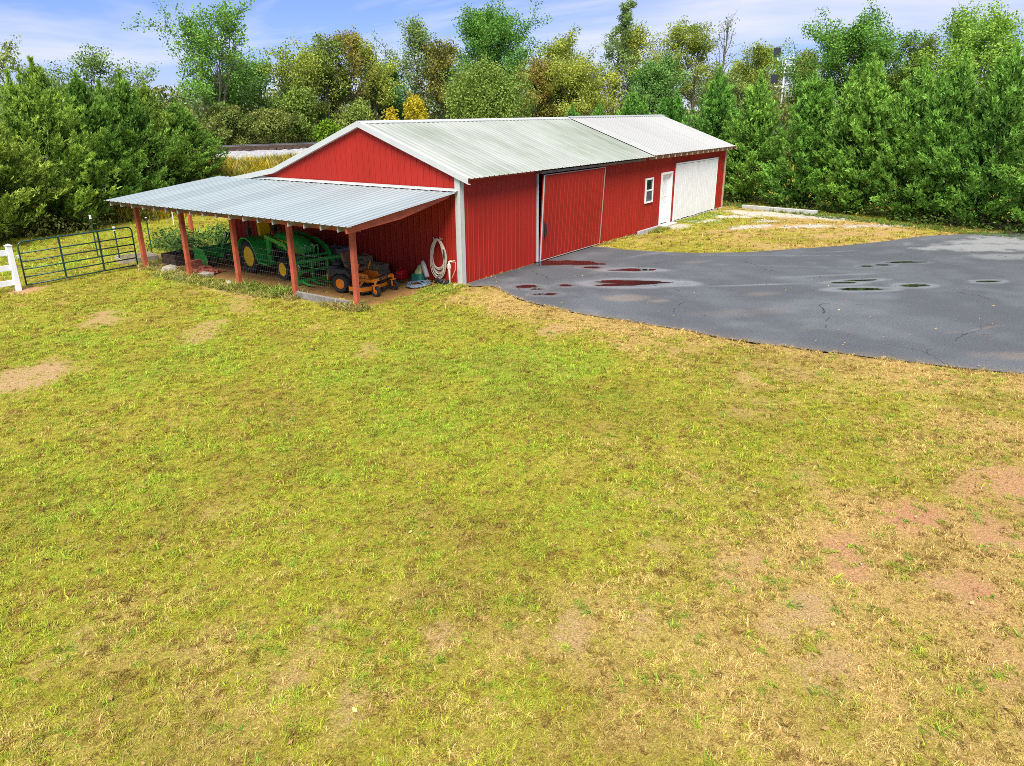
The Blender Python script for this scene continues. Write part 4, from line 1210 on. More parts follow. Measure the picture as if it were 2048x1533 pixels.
for k in range(26):
    a = (-.35+rg.uniform(-.12, .12), .50+rg.uniform(-.25, .25), rg.uniform(.0, .05)); b_ = (a[0]+rg.uniform(-.12, .12), a[1]+rg.uniform(-.14, .14), rg.uniform(.05, .2)); c_ = (a[0]+rg.uniform(-.12, .12), a[1]+rg.uniform(-.14, .14), rg.uniform(.0, .15)); d_ = (a[0]+rg.uniform(-.1, .1), a[1]+rg.uniform(-.1, .1), 0)
    q.add([a, b_, c_, d_], [(0, 1, 2), (0, 2, 3), (0, 1, 3), (1, 2, 3)])
q.build('folds', MK, pt)
# landscaping blocks stacked against the wall
BLK = mat('tan_block', (.25, .205, .10), .9, var=.25, vscale=5, bump=.5)
BLK2 = mat('grey_block', (.26, .25, .235), .9, var=.25, vscale=5, bump=.5)
spots = [(-.30, 2.72, 0), (-.30, 3.10, 0), (-.30, 3.48, 0), (-.30, 2.76, .18), (-.30, 3.14, .18), (-.30, 3.50, .18), (-.30, 3.4, .36)]
for i, (x, y, z) in enumerate(spots):
    o = MB().bx(x-.20, x+.12, y-.18, y+.18, z+.002, z+.175).build('stone_block', BLK, None, bevel=.012)
    lv = int(z/.17)
    tag(o, '%s tan landscaping block in the %s course of the stack behind the mower' % (('right-hand', 'middle', 'left-hand')[(0, 1, 2, 0, 1, 2, 2)[i]], ('bottom', 'second', 'third', 'top')[lv]), 'block', 'tan blocks stacked at the shed wall')
cr_ = thing('storage_crate', 'grey slatted crate behind the mower', 'crate', (-.45, 4.45, 0))
for k in range(4):
    q = MB(); z = .05+k*.17
    q.bx(-.75, -.73, 4.15, 4.80, z, z+.13); q.bx(-.20, -.18, 4.15, 4.80, z, z+.13); q.bx(-.729, -.201, 4.15, 4.17, z, z+.13); q.bx(-.729, -.201, 4.78, 4.80, z, z+.13)
    q.build('slat', BLK2, cr_)
for (x, y) in ((-.72, 4.185), (-.72, 4.765), (-.21, 4.185), (-.21, 4.765)):
    MB().bx(x-.012, x+.012, y-.014, y+.014, 0, .74).build('corner_post', BLK2, cr_)

# fire box, bricks and stones at the far end of the lean-to
fb = thing('rusty_box', 'rusty dark metal box at the far end of the lean-to', 'box', (-2.45, 9.6, 0))
RUST = mat('rust_dark', (.060, .036, .024), .9, var=.4, vscale=6)
q = MB(); q.bx(-2.85, -2.83, 9.22, 9.98, 0, .34); q.bx(-2.10, -2.08, 9.22, 9.98, 0, .34); q.bx(-2.829, -2.101, 9.22, 9.24, 0, .34); q.bx(-2.829, -2.101, 9.96, 9.98, 0, .34)
q.build('box_walls', RUST, fb)
MB().bx(-2.828, -2.102, 9.241, 9.959, .02, .20).build('ash_fill', RUST, fb)
BRK_ = mat('brick', (.36, .095, .050), .9, var=.3, vscale=7, bump=.3)
bm_ = MB().bx(-.1, .1, -.048, .048, 0, .058).mesh('brick', BRK_)
rg = random.Random(12)
pile = thing('brick_pile', 'loose heap of red bricks between the second and third posts', 'bricks', (-3.0, 7.6, 0))
for k in range(46):
    o = bpy.data.objects.new('brick', bm_); o.parent = pile; COL.objects.link(o)
    if k < 20:
        o.location = (.05+.21*(k % 2), .55+.1*((k//2) % 2), .06*(k//4)); o.rotation_euler = (0, 0, rg.uniform(-.05, .05))
    else:
        rr_ = rg.random()
        o.location = (rg.uniform(-.25, .45), rg.uniform(-.55, .35), rg.uniform(0, .10)*(1-rr_*.4)); o.rotation_euler = (rg.uniform(-.3, .3), rg.uniform(-.3, .3), rg.uniform(0, 3.1))
def rock(x, y, s, lb, seed):
    rg = np.random.default_rng(seed)
    bm = bmesh.new(); bmesh.ops.create_icosphere(bm, subdivisions=2, radius=1)
    for v in bm.verts:
        k = 1+.35*(float(vnoise(v.co.x*1.7+seed, v.co.y*1.7+v.co.z*2, 1, seed))-.5)*2
        v.co = Vector((v.co.x*k, v.co.y*k*.7, v.co.z*k*.45))*s
    me = bpy.data.meshes.new('stone'); bm.to_mesh(me); bm.free(); me.materials.append(mat('stone', (.30, .27, .21), .9, var=.25, vscale=5, bump=.5))
    o = bpy.data.objects.new('stone', me); COL.objects.link(o); o.location = (x, y, float(gz(x, y))+s*.2); o.rotation_euler = (0, 0, seed)
    return tag(o, lb, 'stone', 'stones by the lean-to posts')
rock(-3.30, 8.75, .26, 'flat pale stone in the grass left of the second post', 3)
rock(-3.25, 7.05, .24, 'upright pale stone leaning right of the brick heap', 5)
rock(-3.55, 5.55, .17, 'small grey stone in weeds just left of the middle post', 8)

# white beam by the cypress row
wp = MB().bx(.84, .96, 14.0, 14.12, -.3, 1.45).build('wooden_post', WOODR, None, bevel=.01)
tag(wp, 'red-brown wooden post standing alone in the grass beyond the lean-to', 'post')
beam = MB().bar((20.75, -.95, .08), (20.25, -4.55, .08), .2, .19).build('concrete_beam', mat('pale_concrete', (.42, .42, .40), .85, var=.15, vscale=4, bump=.3), None, bevel=.015)
tag(beam, 'long pale beam lying on gravel below the right cypress row', 'beam')
lw = MB().bx(-.22, .12, -.06, .02, -.02, .05).xf(Matrix.Translation((-.1, .05, 0))).build('plank_offcut', WOODL, None)
tag(lw, 'short wooden offcut under the white barn corner', 'wood')

# ------------------------------------------------------------------ railway signal
SG = mat('signal_silver', (.72, .74, .77), .4, .2, var=.06)
sm = Vector((62.6, 9.7, 1.4))
sg = thing('railway_signal', 'white railway signal mast with ladder cage rising behind the cypresses', 'signal', sm, R(15), local=True)
sg.scale = (.65, .65, 1)
H = 7.9
MB().tube([(0, 0, 0), (0, 0, H-.3)], [.17, .13], 12).build('mast', SG, sg, smooth=True)
q = MB()
for y in (-.45, -.95):
    q.bar((.18, y, 0), (.18, y, H+.55), .05, .05)
for k in range(22): q.bar((.18, -.45, .3+k*.37), (.18, -.95, .3+k*.37), .03, .03)
q.build('ladder', SG, sg)
def platform(z, y0, y1, h):
    q = MB()
    q.bx(-.55, .75, y0, y1, z, z+.07)
    q.build('platform', SG, sg)
    q = MB()
    for (x, y) in ((-.5, y0), (.72, y0), (-.5, y1), (.72, y1), (.1, y0), (.1, y1)):
        q.bar((x, y, z+.07), (x, y, z+h), .055, .055)
    for zz in (z+h, z+h*.55):
        for a, b in (((-.5, y0), (.72, y0)), ((-.5, y1), (.72, y1)), ((-.5, y0), (-.5, y1)), ((.72, y0), (.72, y1))):
            q.bar((a[0], a[1], zz), (b[0], b[1], zz), .055, .055)
    q.build('railing', SG, sg)
platform(H-1.5, -1.35, .45, 1.35)
platform(H-3.6, -1.35, -.35, 1.2)
for z, nm in ((H+.05, 'signal_head'), (H-2.3, 'signal_head')):
    q = MB(); q.bx(.2, .32, .85, 1.85, z-.1, z+.75); q.bx(.32, .62, 1.0, 1.7, z, z+.68)
    hd = q.build(nm, mat('signal_black', (.02, .023, .035), .5), sg, bevel=.04)
    MB().bar((0, 0, z-.35), (.2, 1.15, z-.35), .1, .1).bar((.2, 1.15, z-.35), (.2, 1.3, z-.05), .1, .1).build('bracket', SG, sg)
# ------------------------------------------------------------------ foliage builders
def unit(v):
    return v/np.maximum(np.linalg.norm(v, axis=-1, keepdims=True), 1e-9)

def leaf_quads(C, size, rg, upbias=.5, aspect=.6):
    """a bent leaf (two triangles along a midrib) at every row of C"""
    n = len(C)
    nrm = unit(rg.normal(size=(n, 3))+np.array([0, 0, upbias]))
    t = unit(np.cross(nrm, rg.normal(size=(n, 3))))
    b = np.cross(nrm, t)
    s = (size*rg.uniform(.6, 1.35, n))[:, None]
    V = np.stack([C-t*s*.5, C+b*s*.5*aspect-nrm*s*.12, C+t*s*.5, C-b*s*.5*aspect-nrm*s*.12], 1).reshape(-1, 3)
    F = np.arange(4*n).reshape(n, 4)
    return V, F

BARK = mat('bark_grey', (.125, .105, .082), .9, var=.35, vscale=5, bump=.5)
BARKD = mat('bark_dark', (.055, .042, .032), .9, var=.35, vscale=5, bump=.5)

def fast_tubes(paths, n=5):
    V, F, b = [], [], 0
    ca = np.cos(np.arange(n)*2*np.pi/n); sa = np.sin(np.arange(n)*2*np.pi/n)
    for P, rr in paths:
        P = np.asarray(P); k = len(P)
        t = unit(np.gradient(P, axis=0))
        ref = np.where(np.abs(t[:, 2:3]) > .9, np.array([[1., 0, 0]]), np.array([[0., 0, 1]]))
        a = unit(np.cross(t, ref)); c = np.cross(t, a)
        ring = P[:, None, :]+(a[:, None, :]*ca[None, :, None]+c[:, None, :]*sa[None, :, None])*np.asarray(rr)[:, None, None]
        V.append(ring.reshape(-1, 3))
        i = np.arange(k-1)[:, None]*n; j = np.arange(n)[None]; j2 = (j+1) % n
        F.append(np.stack([i+j, i+j2, i+n+j2, i+n+j], -1).reshape(-1, 4)+b)
        b += k*n
    return np.vstack(V), np.vstack(F)

def curve(p, d, ln, n, rg, wob, up):
    pts = [p]
    d = d/np.linalg.norm(d)
    for i in range(n):
        d = unit(d+rg.normal(size=3)*wob+np.array([0, 0, up]))
        p = p+d*ln/n
        pts.append(p)
    return np.array(pts)

def deciduous(x, y, ztop, half, label, leaf, seed, clear=.22, nl=20, subs=5, per=12, lsize=.2, up=.12, wob=.16, elev=35,
              lean=(0, 0), crad=.42, group='broadleaf trees beyond the railway', shape='round', tintbias=.0, name='broadleaf_tree', forks=1, cat='tree'):
    rg = np.random.default_rng(seed)
    half *= 1.28; lsize *= .82; per = max(1, int(per*3.0)) if per > 1 else 1
    z0 = float(gz(x, y))-.1
    H = ztop-z0
    paths, clus = [], []
    for fk in range(forks):
        az = rg.uniform(0, 6.28)
        k = 0 if forks == 1 else .25
        ln = np.array([lean[0]+k*math.cos(az), lean[1]+k*math.sin(az), 1.0])
        Ht = H*(.93 if fk == 0 else rg.uniform(.7, .92))
        tr_ = curve(np.zeros(3), ln, Ht, 9, rg, .05, .02)
        tr_[:, :2] *= 1.0
        r0 = .018*H*(1 if forks == 1 else .7)
        rr = r0*np.linspace(1, .12, 10)**.9
        paths.append((tr_, rr))
        nlk = max(4, nl//forks)
        for i in range(nlk):
            t = clear+(1-clear)*((i+rg.uniform(0, 1))/nlk)
            j = min(int(t*9), 8); f_ = t*9-j
            p = tr_[j]*(1-f_)+tr_[j+1]*f_
            q = (t-clear)/(1-clear)
            if shape == 'round': wd = math.sqrt(max(.05, 1-(q-.42)**2/.42))
            elif shape == 'tall': wd = .55+.55*math.sin(math.pi*min(1, q*1.05))*.8
            else: wd = max(.12, 1-q)**.75
            a = i*2.4+rg.uniform(-.5, .5)
            el = R(elev+28*q+rg.uniform(-14, 14))
            d = np.array([math.cos(a)*math.cos(el), math.sin(a)*math.cos(el), math.sin(el)])
            ll = half*wd*rg.uniform(.75, 1.12)
            lb_ = curve(p, d, ll, 5, rg, wob, up)
            paths.append((lb_, np.linspace(max(.02, r0*.36*(1-.6*q)), .012, 6)))
            for s_i in range(subs):
                u = rg.uniform(.28, 1.0)
                j2 = min(int(u*5), 4)
                ps = lb_[j2]+(lb_[j2+1]-lb_[j2])*(u*5-j2)
                dd = unit(unit(lb_[j2+1]-lb_[j2])*.8+rg.normal(size=3)*.75)
                sb = curve(ps, dd, ll*rg.uniform(.28, .5), 3, rg, wob*1.3, up)
                paths.append((sb, np.linspace(.018, .008, 4)))
                clus += [sb[1], sb[2], sb[3]]
            clus += [lb_[4], lb_[5]]
    zs = .97*H/max(c[2] for c in clus)
    paths = [(np.asarray(p_)*np.array([1, 1, zs]), r_) for p_, r_ in paths]
    clus = [c*np.array([1, 1, zs]) for c in clus]
    V, F = fast_tubes(paths)
    t = thing(name, label, cat, (x, y, z0), group=group, local=True)
    np_obj('trunk', np_mesh('trunk', V, F, BARK if seed % 3 else BARKD), t)
    clus = np.array(clus)
    ct = rg.uniform(0, 1, len(clus))
    ids = np.repeat(np.arange(len(clus)), per)
    Cc = clus[ids]+unit(rg.normal(size=(len(ids), 3)))*np.array([crad, crad, crad*.7])*(1.55*rg.uniform(0, 1, len(ids))**.45)[:, None]
    Cc[:, 2] = np.maximum(Cc[:, 2], .2)
    V, F = leaf_quads(Cc, lsize, rg)
    tn = np.clip(.55*ct[ids]+.45*rg.uniform(0, 1, len(ids))+tintbias, 0, 1)
    np_obj('crown', np_mesh('crown', V, F, leaf, {'tint': np.repeat(tn, 4)}), t)
    return t

def blob_leaves(blobs, lsize, rg, dens):
    """leaves on and just inside ellipsoids: rows x, y, z, rx, ry, rz"""
    Cs, tn = [], []
    for (x, y, z, a, b, c) in blobs:
        n = int(dens*(a*b+b*c+a*c))
        d = unit(rg.normal(size=(n, 3)))
        lump = 1+.28*(np.sin(d[:, 0]*5+x*3)*np.sin(d[:, 1]*5.7+y)*np.sin(d[:, 2]*6+z*2))
        r_ = rg.uniform(.25, 1, n)**.33*lump
        Cs.append(np.c_[x+d[:, 0]*a*r_, y+d[:, 1]*b*r_, z+d[:, 2]*c*r_])
        tn.append(np.clip(rg.uniform(0, 1)*.6+rg.uniform(0, .4, n), 0, 1))
    C_ = np.vstack(Cs)
    V, F = leaf_quads(C_, lsize, rg)
    return V, F, np.repeat(np.concatenate(tn), 4)

def shrub(x, y, hw, h, label, leaf, seed, name='shrub', cat='shrub', group='shrubs beyond the railway', lsize=.17, dens=230, nb=9):
    rg = np.random.default_rng(seed)
    z0 = float(gz(x, y))
    t = thing(name, label, cat, (x, y, z0), group=group, local=True)
    bl = []
    for k in range(nb):
        a = rg.uniform(0, 6.28); r_ = rg.uniform(0, .55)*hw; z = rg.uniform(.3, .72)*h
        s_ = rg.uniform(.35, .55)
        bl.append((r_*math.cos(a), r_*math.sin(a), z, hw*s_, hw*s_, min(h-z, h*.42)))
    bl.append((0, 0, h*.42, hw*.8, hw*.8, h*.44))
    V, F, tn = blob_leaves(bl, lsize, rg, dens)
    V[:, 2] = np.maximum(V[:, 2], .02)
    np_obj('foliage', np_mesh('foliage', V, F, leaf, {'tint': tn}), t)
    st = []
    for k in range(6):
        a = rg.uniform(0, 6.28)
        st.append((curve(np.array([0, 0, -.1]), np.array([math.cos(a)*.5, math.sin(a)*.5, 1]), h*.8, 5, rg, .12, .05), np.linspace(.035, .01, 6)))
    V, F = fast_tubes(st)
    np_obj('stem', np_mesh('stem', V, F, BARKD), t)
    return t

# ------------------------------------------------------------------ cypresses
def cypress_mesh(seed, H, Rm, leaders, nb, kind):
    rg = np.random.default_rng(seed)
    B, D, S, Tn = [], [], [], []
    tr_paths = []
    for (ox, oy, hf, rf, share) in leaders:
        h, rm = H*hf, Rm*rf
        tr_paths.append((np.array([[ox*.3, oy*.3, -.2], [ox*.6, oy*.6, h*.35], [ox, oy, h*.96]]), [.14*rf+.03, .09*rf+.02, .012]))
        m_ = int(nb*.85*share)
        t = rg.uniform(0, 1, m_)**.85*.97
        az = rg.uniform(0, 6.283, m_)
        if kind == 'hedge':
            prof = np.where(t < .22, .80+.20*t/.22, ((1-t)/.78)**.98)
        else:
            prof = np.where(t < .30, .78+.22*t/.3, ((1-t)/.70)**1.0)
        lob = 1+.14*np.sin(az*3+seed+t*9)+.10*np.sin(az*5+t*17+seed*2)
        rad = rm*prof*lob*rg.uniform(.72, 1.14, m_)+.06
        el = np.radians(rg.uniform(8, 30, m_)+46*t**1.6)
        dirs = np.c_[np.cos(az)*np.cos(el), np.sin(az)*np.cos(el), np.sin(el)]
        ln = rad/np.cos(el)
        z0 = t*h*.985-.45*rad*np.tan(el)
        P0 = np.c_[ox*np.minimum(1, t+.4), oy*np.minimum(1, t+.4), np.maximum(z0, .15)]
        for b_i in range(0, m_, 3):
            e = P0[b_i]+dirs[b_i]*ln[b_i]*.8
            tr_paths.append((np.array([P0[b_i], (P0[b_i]+e)/2+np.array([0, 0, -.05]), e]), [.022, .014, .006]))
        ns = np.maximum(12, (26+ln*12)*rg.uniform(.8, 1.2, m_)).astype(int)
        ids = np.repeat(np.arange(m_), ns)
        pl = np.minimum(1.05, .35+.45*ln)[ids]                       # plume length
        s = 1-rg.uniform(0, 1, len(ids))**1.2                        # 0 root .. 1 tip of the plume
        inner = rg.random(len(ids)) < .16
        along = np.where(inner, ln[ids]*rg.uniform(.15, .6, len(ids)), ln[ids]-pl*(1-s))
        along = np.maximum(along, 0)
        arc = np.where(inner, 0, .22*s*s*pl)
        pos = P0[ids]+dirs[ids]*along[:, None]
        pos[:, 2] += arc
        rw = (.05+.25*(1-s)**.6*np.sin(np.pi*np.clip(s*.9+.12, 0, 1))**.5)*np.minimum(1, .45+.5*ln[ids])
        pos = pos+rg.normal(size=pos.shape)*rw[:, None]*np.array([.8, .8, .55])
        pos[:, 2] = np.clip(pos[:, 2], .12, h*1.0)
        up_ = (.45+.85*t[ids])[:, None]
        dd = unit(dirs[ids]*.9+np.array([0, 0, 1])*up_+rg.normal(size=pos.shape)*.42)
        B.append(pos); D.append(dd)
        S.append((.205 if kind == 'hedge' else .19)*rg.uniform(.65, 1.35, len(ids)))
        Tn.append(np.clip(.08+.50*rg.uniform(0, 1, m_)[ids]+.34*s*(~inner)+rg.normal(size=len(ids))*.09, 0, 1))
        # the leading shoot
        k = 110
        zz = rg.uniform(.84, 1.06, k)
        B.append(np.c_[ox+rg.normal(size=k)*.10*(1.05-zz)*6, oy+rg.normal(size=k)*.10*(1.05-zz)*6, zz*h])
        D.append(unit(np.c_[rg.normal(size=k)*.35, rg.normal(size=k)*.35, np.ones(k)])); S.append(np.full(k, .24)); Tn.append(rg.uniform(.5, 1, k))
    B, D, S, Tn = np.vstack(B), np.vstack(D), np.concatenate(S), np.concatenate(Tn)
    n = len(B)
    side = unit(np.cross(D, rg.normal(size=(n, 3))))
    Vs = []
    fan = [(0, 1.0), (-.55, .72), (.55, .72), (-1.0, .48), (1.0, .48)]
    for (an, lf) in fan:
        a = an+rg.normal(size=n)*.12
        d = D*np.cos(a)[:, None]+side*np.sin(a)[:, None]
        nr_ = unit(np.cross(d, rg.normal(size=(n, 3))))
        o = B+D*(S*(.28*(abs(an) < .9) if an else 0))[:, None]
        wd = (S*.15)[:, None]
        Vs.append(np.stack([o-nr_*wd, o+nr_*wd, o+d*(S*lf)[:, None]], 1))
    V = np.stack(Vs, 1).reshape(-1, 3)
    F = np.arange(len(V)).reshape(-1, 3)
    tn = np.repeat(Tn, 15)
    tv, tf = fast_tubes(tr_paths, 5)
    return V, F, tn, tv, tf

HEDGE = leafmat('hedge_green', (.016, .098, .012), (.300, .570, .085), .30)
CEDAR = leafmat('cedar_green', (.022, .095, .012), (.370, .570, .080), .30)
CEDARO = leafmat('cedar_olive', (.03, .10, .013), (.37, .52, .075), .30)
hv = []
for i, (sd_, ld) in enumerate([(11, [(0, 0, 1, 1, 1)]), (12, [(0, 0, 1, .95, .75), (.7, .4, .93, .6, .3)]), (13, [(0, 0, 1, 1, .8), (-.6, .5, .9, .6, .25)]), (14, [(0, 0, 1, .9, .65), (.5, -.6, .95, .65, .3), (-.7, -.3, .9, .6, .25)])]):
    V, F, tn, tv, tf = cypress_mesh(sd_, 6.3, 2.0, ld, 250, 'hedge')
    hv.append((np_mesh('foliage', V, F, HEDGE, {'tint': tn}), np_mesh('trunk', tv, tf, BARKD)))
HD = [(29.09, 13.61, 4.85, .8, 0), (28.0, 11.0, 4.95, .8, 2), (27.09, 8.34, 5.75, 1.0, 3), (25.84, 5.04, 5.45, .95, 1), (24.76, 2.22, 6.5, 1.0, 0), (23.76, -.25, 6.2, 1.0, 0), (22.75, -3.1, 6.1, 1.0, 1), (21.73, -5.76, 6.6, 1.06, 3), (20.95, -7.83, 6.35, .95, 0), (20.42, -9.3, 6.4, .95, 2), (19.78, -11.0, 6.6, 1.05, 1), (19.1, -13.2, 6.5, 1.0, 3), (18.3, -15.6, 6.4, 1.0, 0)]
HL = ['small cypress tip farthest left above the old grey roof', 'small cypress tip second from the left above the roof joint', 'broad pale cypress top rising over the white barn roof', 'narrow low cypress top just left of the tall row behind the white roof',
      'cypress standing right behind the far corner of the barn', 'cypress just left of the white railway signal', 'cypress just right of the white railway signal', 'tall twin-topped cypress in the middle of the right-hand row', 'cypress between the twin-topped one and the pointed one on the right',
      'sharply pointed cypress third from the right edge', 'tallest cypress of the row at the right edge of the picture', 'cypress next beyond the right edge of the row', 'last cypress of the row off to the right']
for i, (x, y, zt_, wf_, v) in enumerate(HD):
    t = thing('cypress_tree', HL[i], 'tree', (x, y, 0), R(37*i), group='right-hand cypress row', local=True)
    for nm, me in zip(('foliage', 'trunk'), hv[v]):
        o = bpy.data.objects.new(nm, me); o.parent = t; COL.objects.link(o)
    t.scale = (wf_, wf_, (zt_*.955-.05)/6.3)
cv = []
for i, (sd_, ld) in enumerate([(21, [(0, 0, 1, 1, .8), (.9, .3, .92, .6, .3)]), (22, [(0, 0, 1, .95, .7), (-.8, -.5, .94, .65, .35)]), (23, [(0, 0, 1, 1, 1)])]):
    V, F, tn, tv, tf = cypress_mesh(sd_, 6.7, 2.35, ld, 300, 'cedar')
    cv.append((np_mesh('foliage', V, F, CEDAR, {'tint': tn}), np_mesh('trunk', tv, tf, BARKD)))
V, F, tn, tv, tf = cypress_mesh(29, 6.0, 2.3, [(0, 0, 1, 1, 1)], 300, 'cedar')
cv.append((np_mesh('foliage', V, F, CEDARO, {'tint': tn}), np_mesh('trunk', tv, tf, BARKD)))
LT = [(-6.6, 18.6, 5.6, 1.1, 1, 'cypress off to the left beyond the white fence'), (-3.6, 19.6, 5.2, .95, 3, 'olive-tinged cypress cut by the left edge of the picture'), (-.7, 20.6, 6.5, 1.0, 0, 'tallest twin-topped cypress of the left-hand group'), (1.4, 21.6, 6.1, .9, 2, 'pointed cypress in the middle of the left-hand group'),
      (3.5, 22.0, 6.2, .92, 1, 'cypress with a thin tip right of the middle one on the left'), (5.3, 23.2, 6.0, .85, 3, 'olive-topped slender cypress behind the rounded one on the left'), (6.6, 22.9, 5.2, .85, 2, 'rounded cypress at the right end of the left-hand group')]
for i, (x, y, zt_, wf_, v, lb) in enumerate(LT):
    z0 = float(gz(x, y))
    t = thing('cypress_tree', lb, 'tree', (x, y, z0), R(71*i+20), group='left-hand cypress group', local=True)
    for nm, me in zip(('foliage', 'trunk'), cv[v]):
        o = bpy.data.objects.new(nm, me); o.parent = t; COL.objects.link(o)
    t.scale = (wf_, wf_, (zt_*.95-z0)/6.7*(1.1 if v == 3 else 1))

# ------------------------------------------------------------------ broadleaf trees beyond the railway
LG = leafmat('leaf_green', (0.069, 0.209, 0.031), (0.332, 0.559, 0.078), .35)
LD = leafmat('leaf_dark', (0.050, 0.157, 0.040), (0.240, 0.440, 0.090), .3)
LO = leafmat('leaf_olive', (0.072, 0.156, 0.024), (0.396, 0.468, 0.084), .35)
LYG = leafmat('leaf_yellowgreen', (0.081, 0.172, 0.023), (0.506, 0.564, 0.081), .35)
LOR = leafmat('leaf_orange', (.080, .140, .022), (.460, .370, .075), .35)
LYE = leafmat('leaf_yellow', (.42, .34, .02), (.72, .56, .03), .3)
LGR = leafmat('leaf_grey', (0.113, 0.206, 0.056), (0.374, 0.505, 0.140), .35)
LRU = leafmat('leaf_rusty', (.060, .135, .022), (.36, .37, .08), .3)
D = deciduous
D(8.2, 42.3, 9.2, 3.0, 'sparse brownish tree at the left edge above the cypresses', LO, 101, nl=14, subs=4, per=6, crad=.35)
D(10.2, 39.1, 8.8, 2.6, 'thin green tree peeping over the twin-topped left cypress', LGR, 102, nl=14, subs=4, per=6, crad=.35)
D(13.4, 39.7, 7.9, 2.4, 'small sparse tree behind the middle left cypresses', LGR, 103, nl=12, subs=4, per=5, crad=.35)
D(16.0, 33.5, 12.1, 4.0, 'tall open tree with leaning limbs left of the barn', LG, 104, nl=34, subs=5, per=8, crad=.34, lsize=.19, up=.16, elev=52, forks=4, shape='tall', lean=(-.05, .08), tintbias=.05)
D(23.0, 33.0, 9.5, 3.2, 'olive round-topped tree right of the tall leaning one', LYG, 105, nl=22, per=9, crad=.38)
D(25.9, 33.6, 10.1, 2.0, 'slim pale-trunked tree left of the barn ridge', LO, 106, nl=16, per=7, clear=.45, crad=.35)
D(28.7, 33.3, 10.6, 2.2, 'sparse rust-tinged tree above the red gable', LOR, 107, nl=16, per=7, clear=.4, crad=.36)
D(30.2, 32.2, 10.5, 2.3, 'slim yellow-crowned tree above the barn ridge end', LYG, 108, nl=18, per=9, clear=.35, crad=.36, tintbias=.12)
D(34.8, 32.8, 12.2, 3.0, 'airy grey-green tree left of the big green one', LGR, 109, nl=20, per=6, elev=55, shape='tall', crad=.34)
D(36.7, 30.5, 10.5, 3.2, 'orange-brown maple left of the big green tree', LOR, 110, nl=26, per=12, crad=.42)
D(44.1, 30.7, 14.0, 4.8, 'big dense green tree tallest above the barn roof', LG, 111, nl=40, subs=7, per=14, crad=.46, lsize=.22, tintbias=-.05)
D(47.6, 25.4, 11.6, 3.6, 'yellow-green tree right behind the big green one', LYG, 112, nl=24, per=10, crad=.42)
D(45.0, 22.6, 9.6, 4.2, 'broad yellow-green maple above the middle of the roof', LYG, 113, nl=34, subs=6, per=12, crad=.44, clear=.12)
D(42.5, 25.5, 9.0, 2.0, 'small rusty tree tucked under the big green tree', LOR, 114, nl=20, per=11, clear=.15)
D(49.8, 21.5, 13.8, 2.2, 'thin spire-like sparse tree over the white roof end', LGR, 115, nl=24, per=6, shape='cone', crad=.32, elev=30)
D(52.6, 20.4, 12.3, 3.2, 'yellow-green tree just right of the thin spire', LYG, 116, nl=26, per=10, crad=.42)
D(55.6, 18.6, 12.8, 2.4, 'tall yellowish tree right of the two over the white roof', LYG, 117, nl=20, per=9, clear=.3, crad=.4)
D(56.6, 16.4, 12.4, 2.3, 'olive tree left of the nearly bare one', LO, 118, nl=20, per=9, clear=.3, crad=.4, tintbias=.1)
D(57.2, 14.4, 13.6, 2.6, 'nearly bare tree with few leaves against the sky', LGR, 119, nl=14, per=1, subs=4, clear=.4, elev=58, crad=.3, lsize=.24)
D(49.4, 17.7, 9.2, 2.7, 'dark green dense tree low beside the white roof', LD, 120, nl=28, subs=6, per=13, clear=.08)
D(68.4, 12.7, 11.2, 3.0, 'pale yellow-green tree left of the railway signal', LYG, 121, nl=24, per=10, tintbias=.05)
D(88.4, 22.4, 11.0, 4.5, 'distant hazy green tree low on the horizon', LGR, 122, nl=26, per=10, lsize=.3, crad=.6)
D(92.0, 27.0, 10.2, 4.5, 'distant green tree behind the nearly bare one', LGR, 123, nl=26, per=10, lsize=.3, crad=.6)
D(65.5, 8.3, 10.2, 3.3, 'olive tree directly behind the railway signal', LO, 124, nl=30, subs=6, per=12, clear=.1)
D(62.3, 4.5, 13.4, 5.2, 'large green oak between signal and pointed cypresses', LG, 125, nl=38, subs=7, per=12, crad=.5, lsize=.24, clear=.15)
D(61.5, -2.4, 10.8, 2.9, 'olive-brown tree between the two large green oaks', LO, 126, nl=28, subs=6, per=12, clear=.1, tintbias=-.05)
D(63.2, .2, 10.2, 2.6, 'dark green tree beside the left large oak', LD, 127, nl=28, subs=6, per=13, clear=.08)
D(57.9, -6.2, 12.3, 4.6, 'large green oak at the right edge above the cypresses', LG, 128, nl=38, subs=7, per=12, crad=.5, lsize=.24, clear=.15, tintbias=.06)
D(59.0, -12.5, 11.5, 4.0, 'green oak beyond the right edge of the view', LG, 129, nl=30, subs=6, per=11, crad=.5, lsize=.24)
D(1.0, 43.0, 9.5, 3.2, 'thin tree far left beyond the cypress group', LO, 130, nl=16, per=7)
D(20.0, 36.0, 8.8, 2.8, 'dark green tree low behind the tall leaning one', LD, 131, nl=24, subs=6, per=12, clear=.06)
D(27.5, 36.5, 8.6, 3.0, 'dark cedar-green tree between the slim trunks', LD, 132, nl=26, subs=6, per=12, clear=.06)
D(33.0, 34.5, 8.8, 2.8, 'dark green tree under the airy grey-green one', LD, 133, nl=26, subs=6, per=12, clear=.06)
D(47.5, 26.5, 9.0, 3.0, 'dark green tree in shade right of the big one', LD, 134, nl=26, subs=6, per=12, clear=.06)

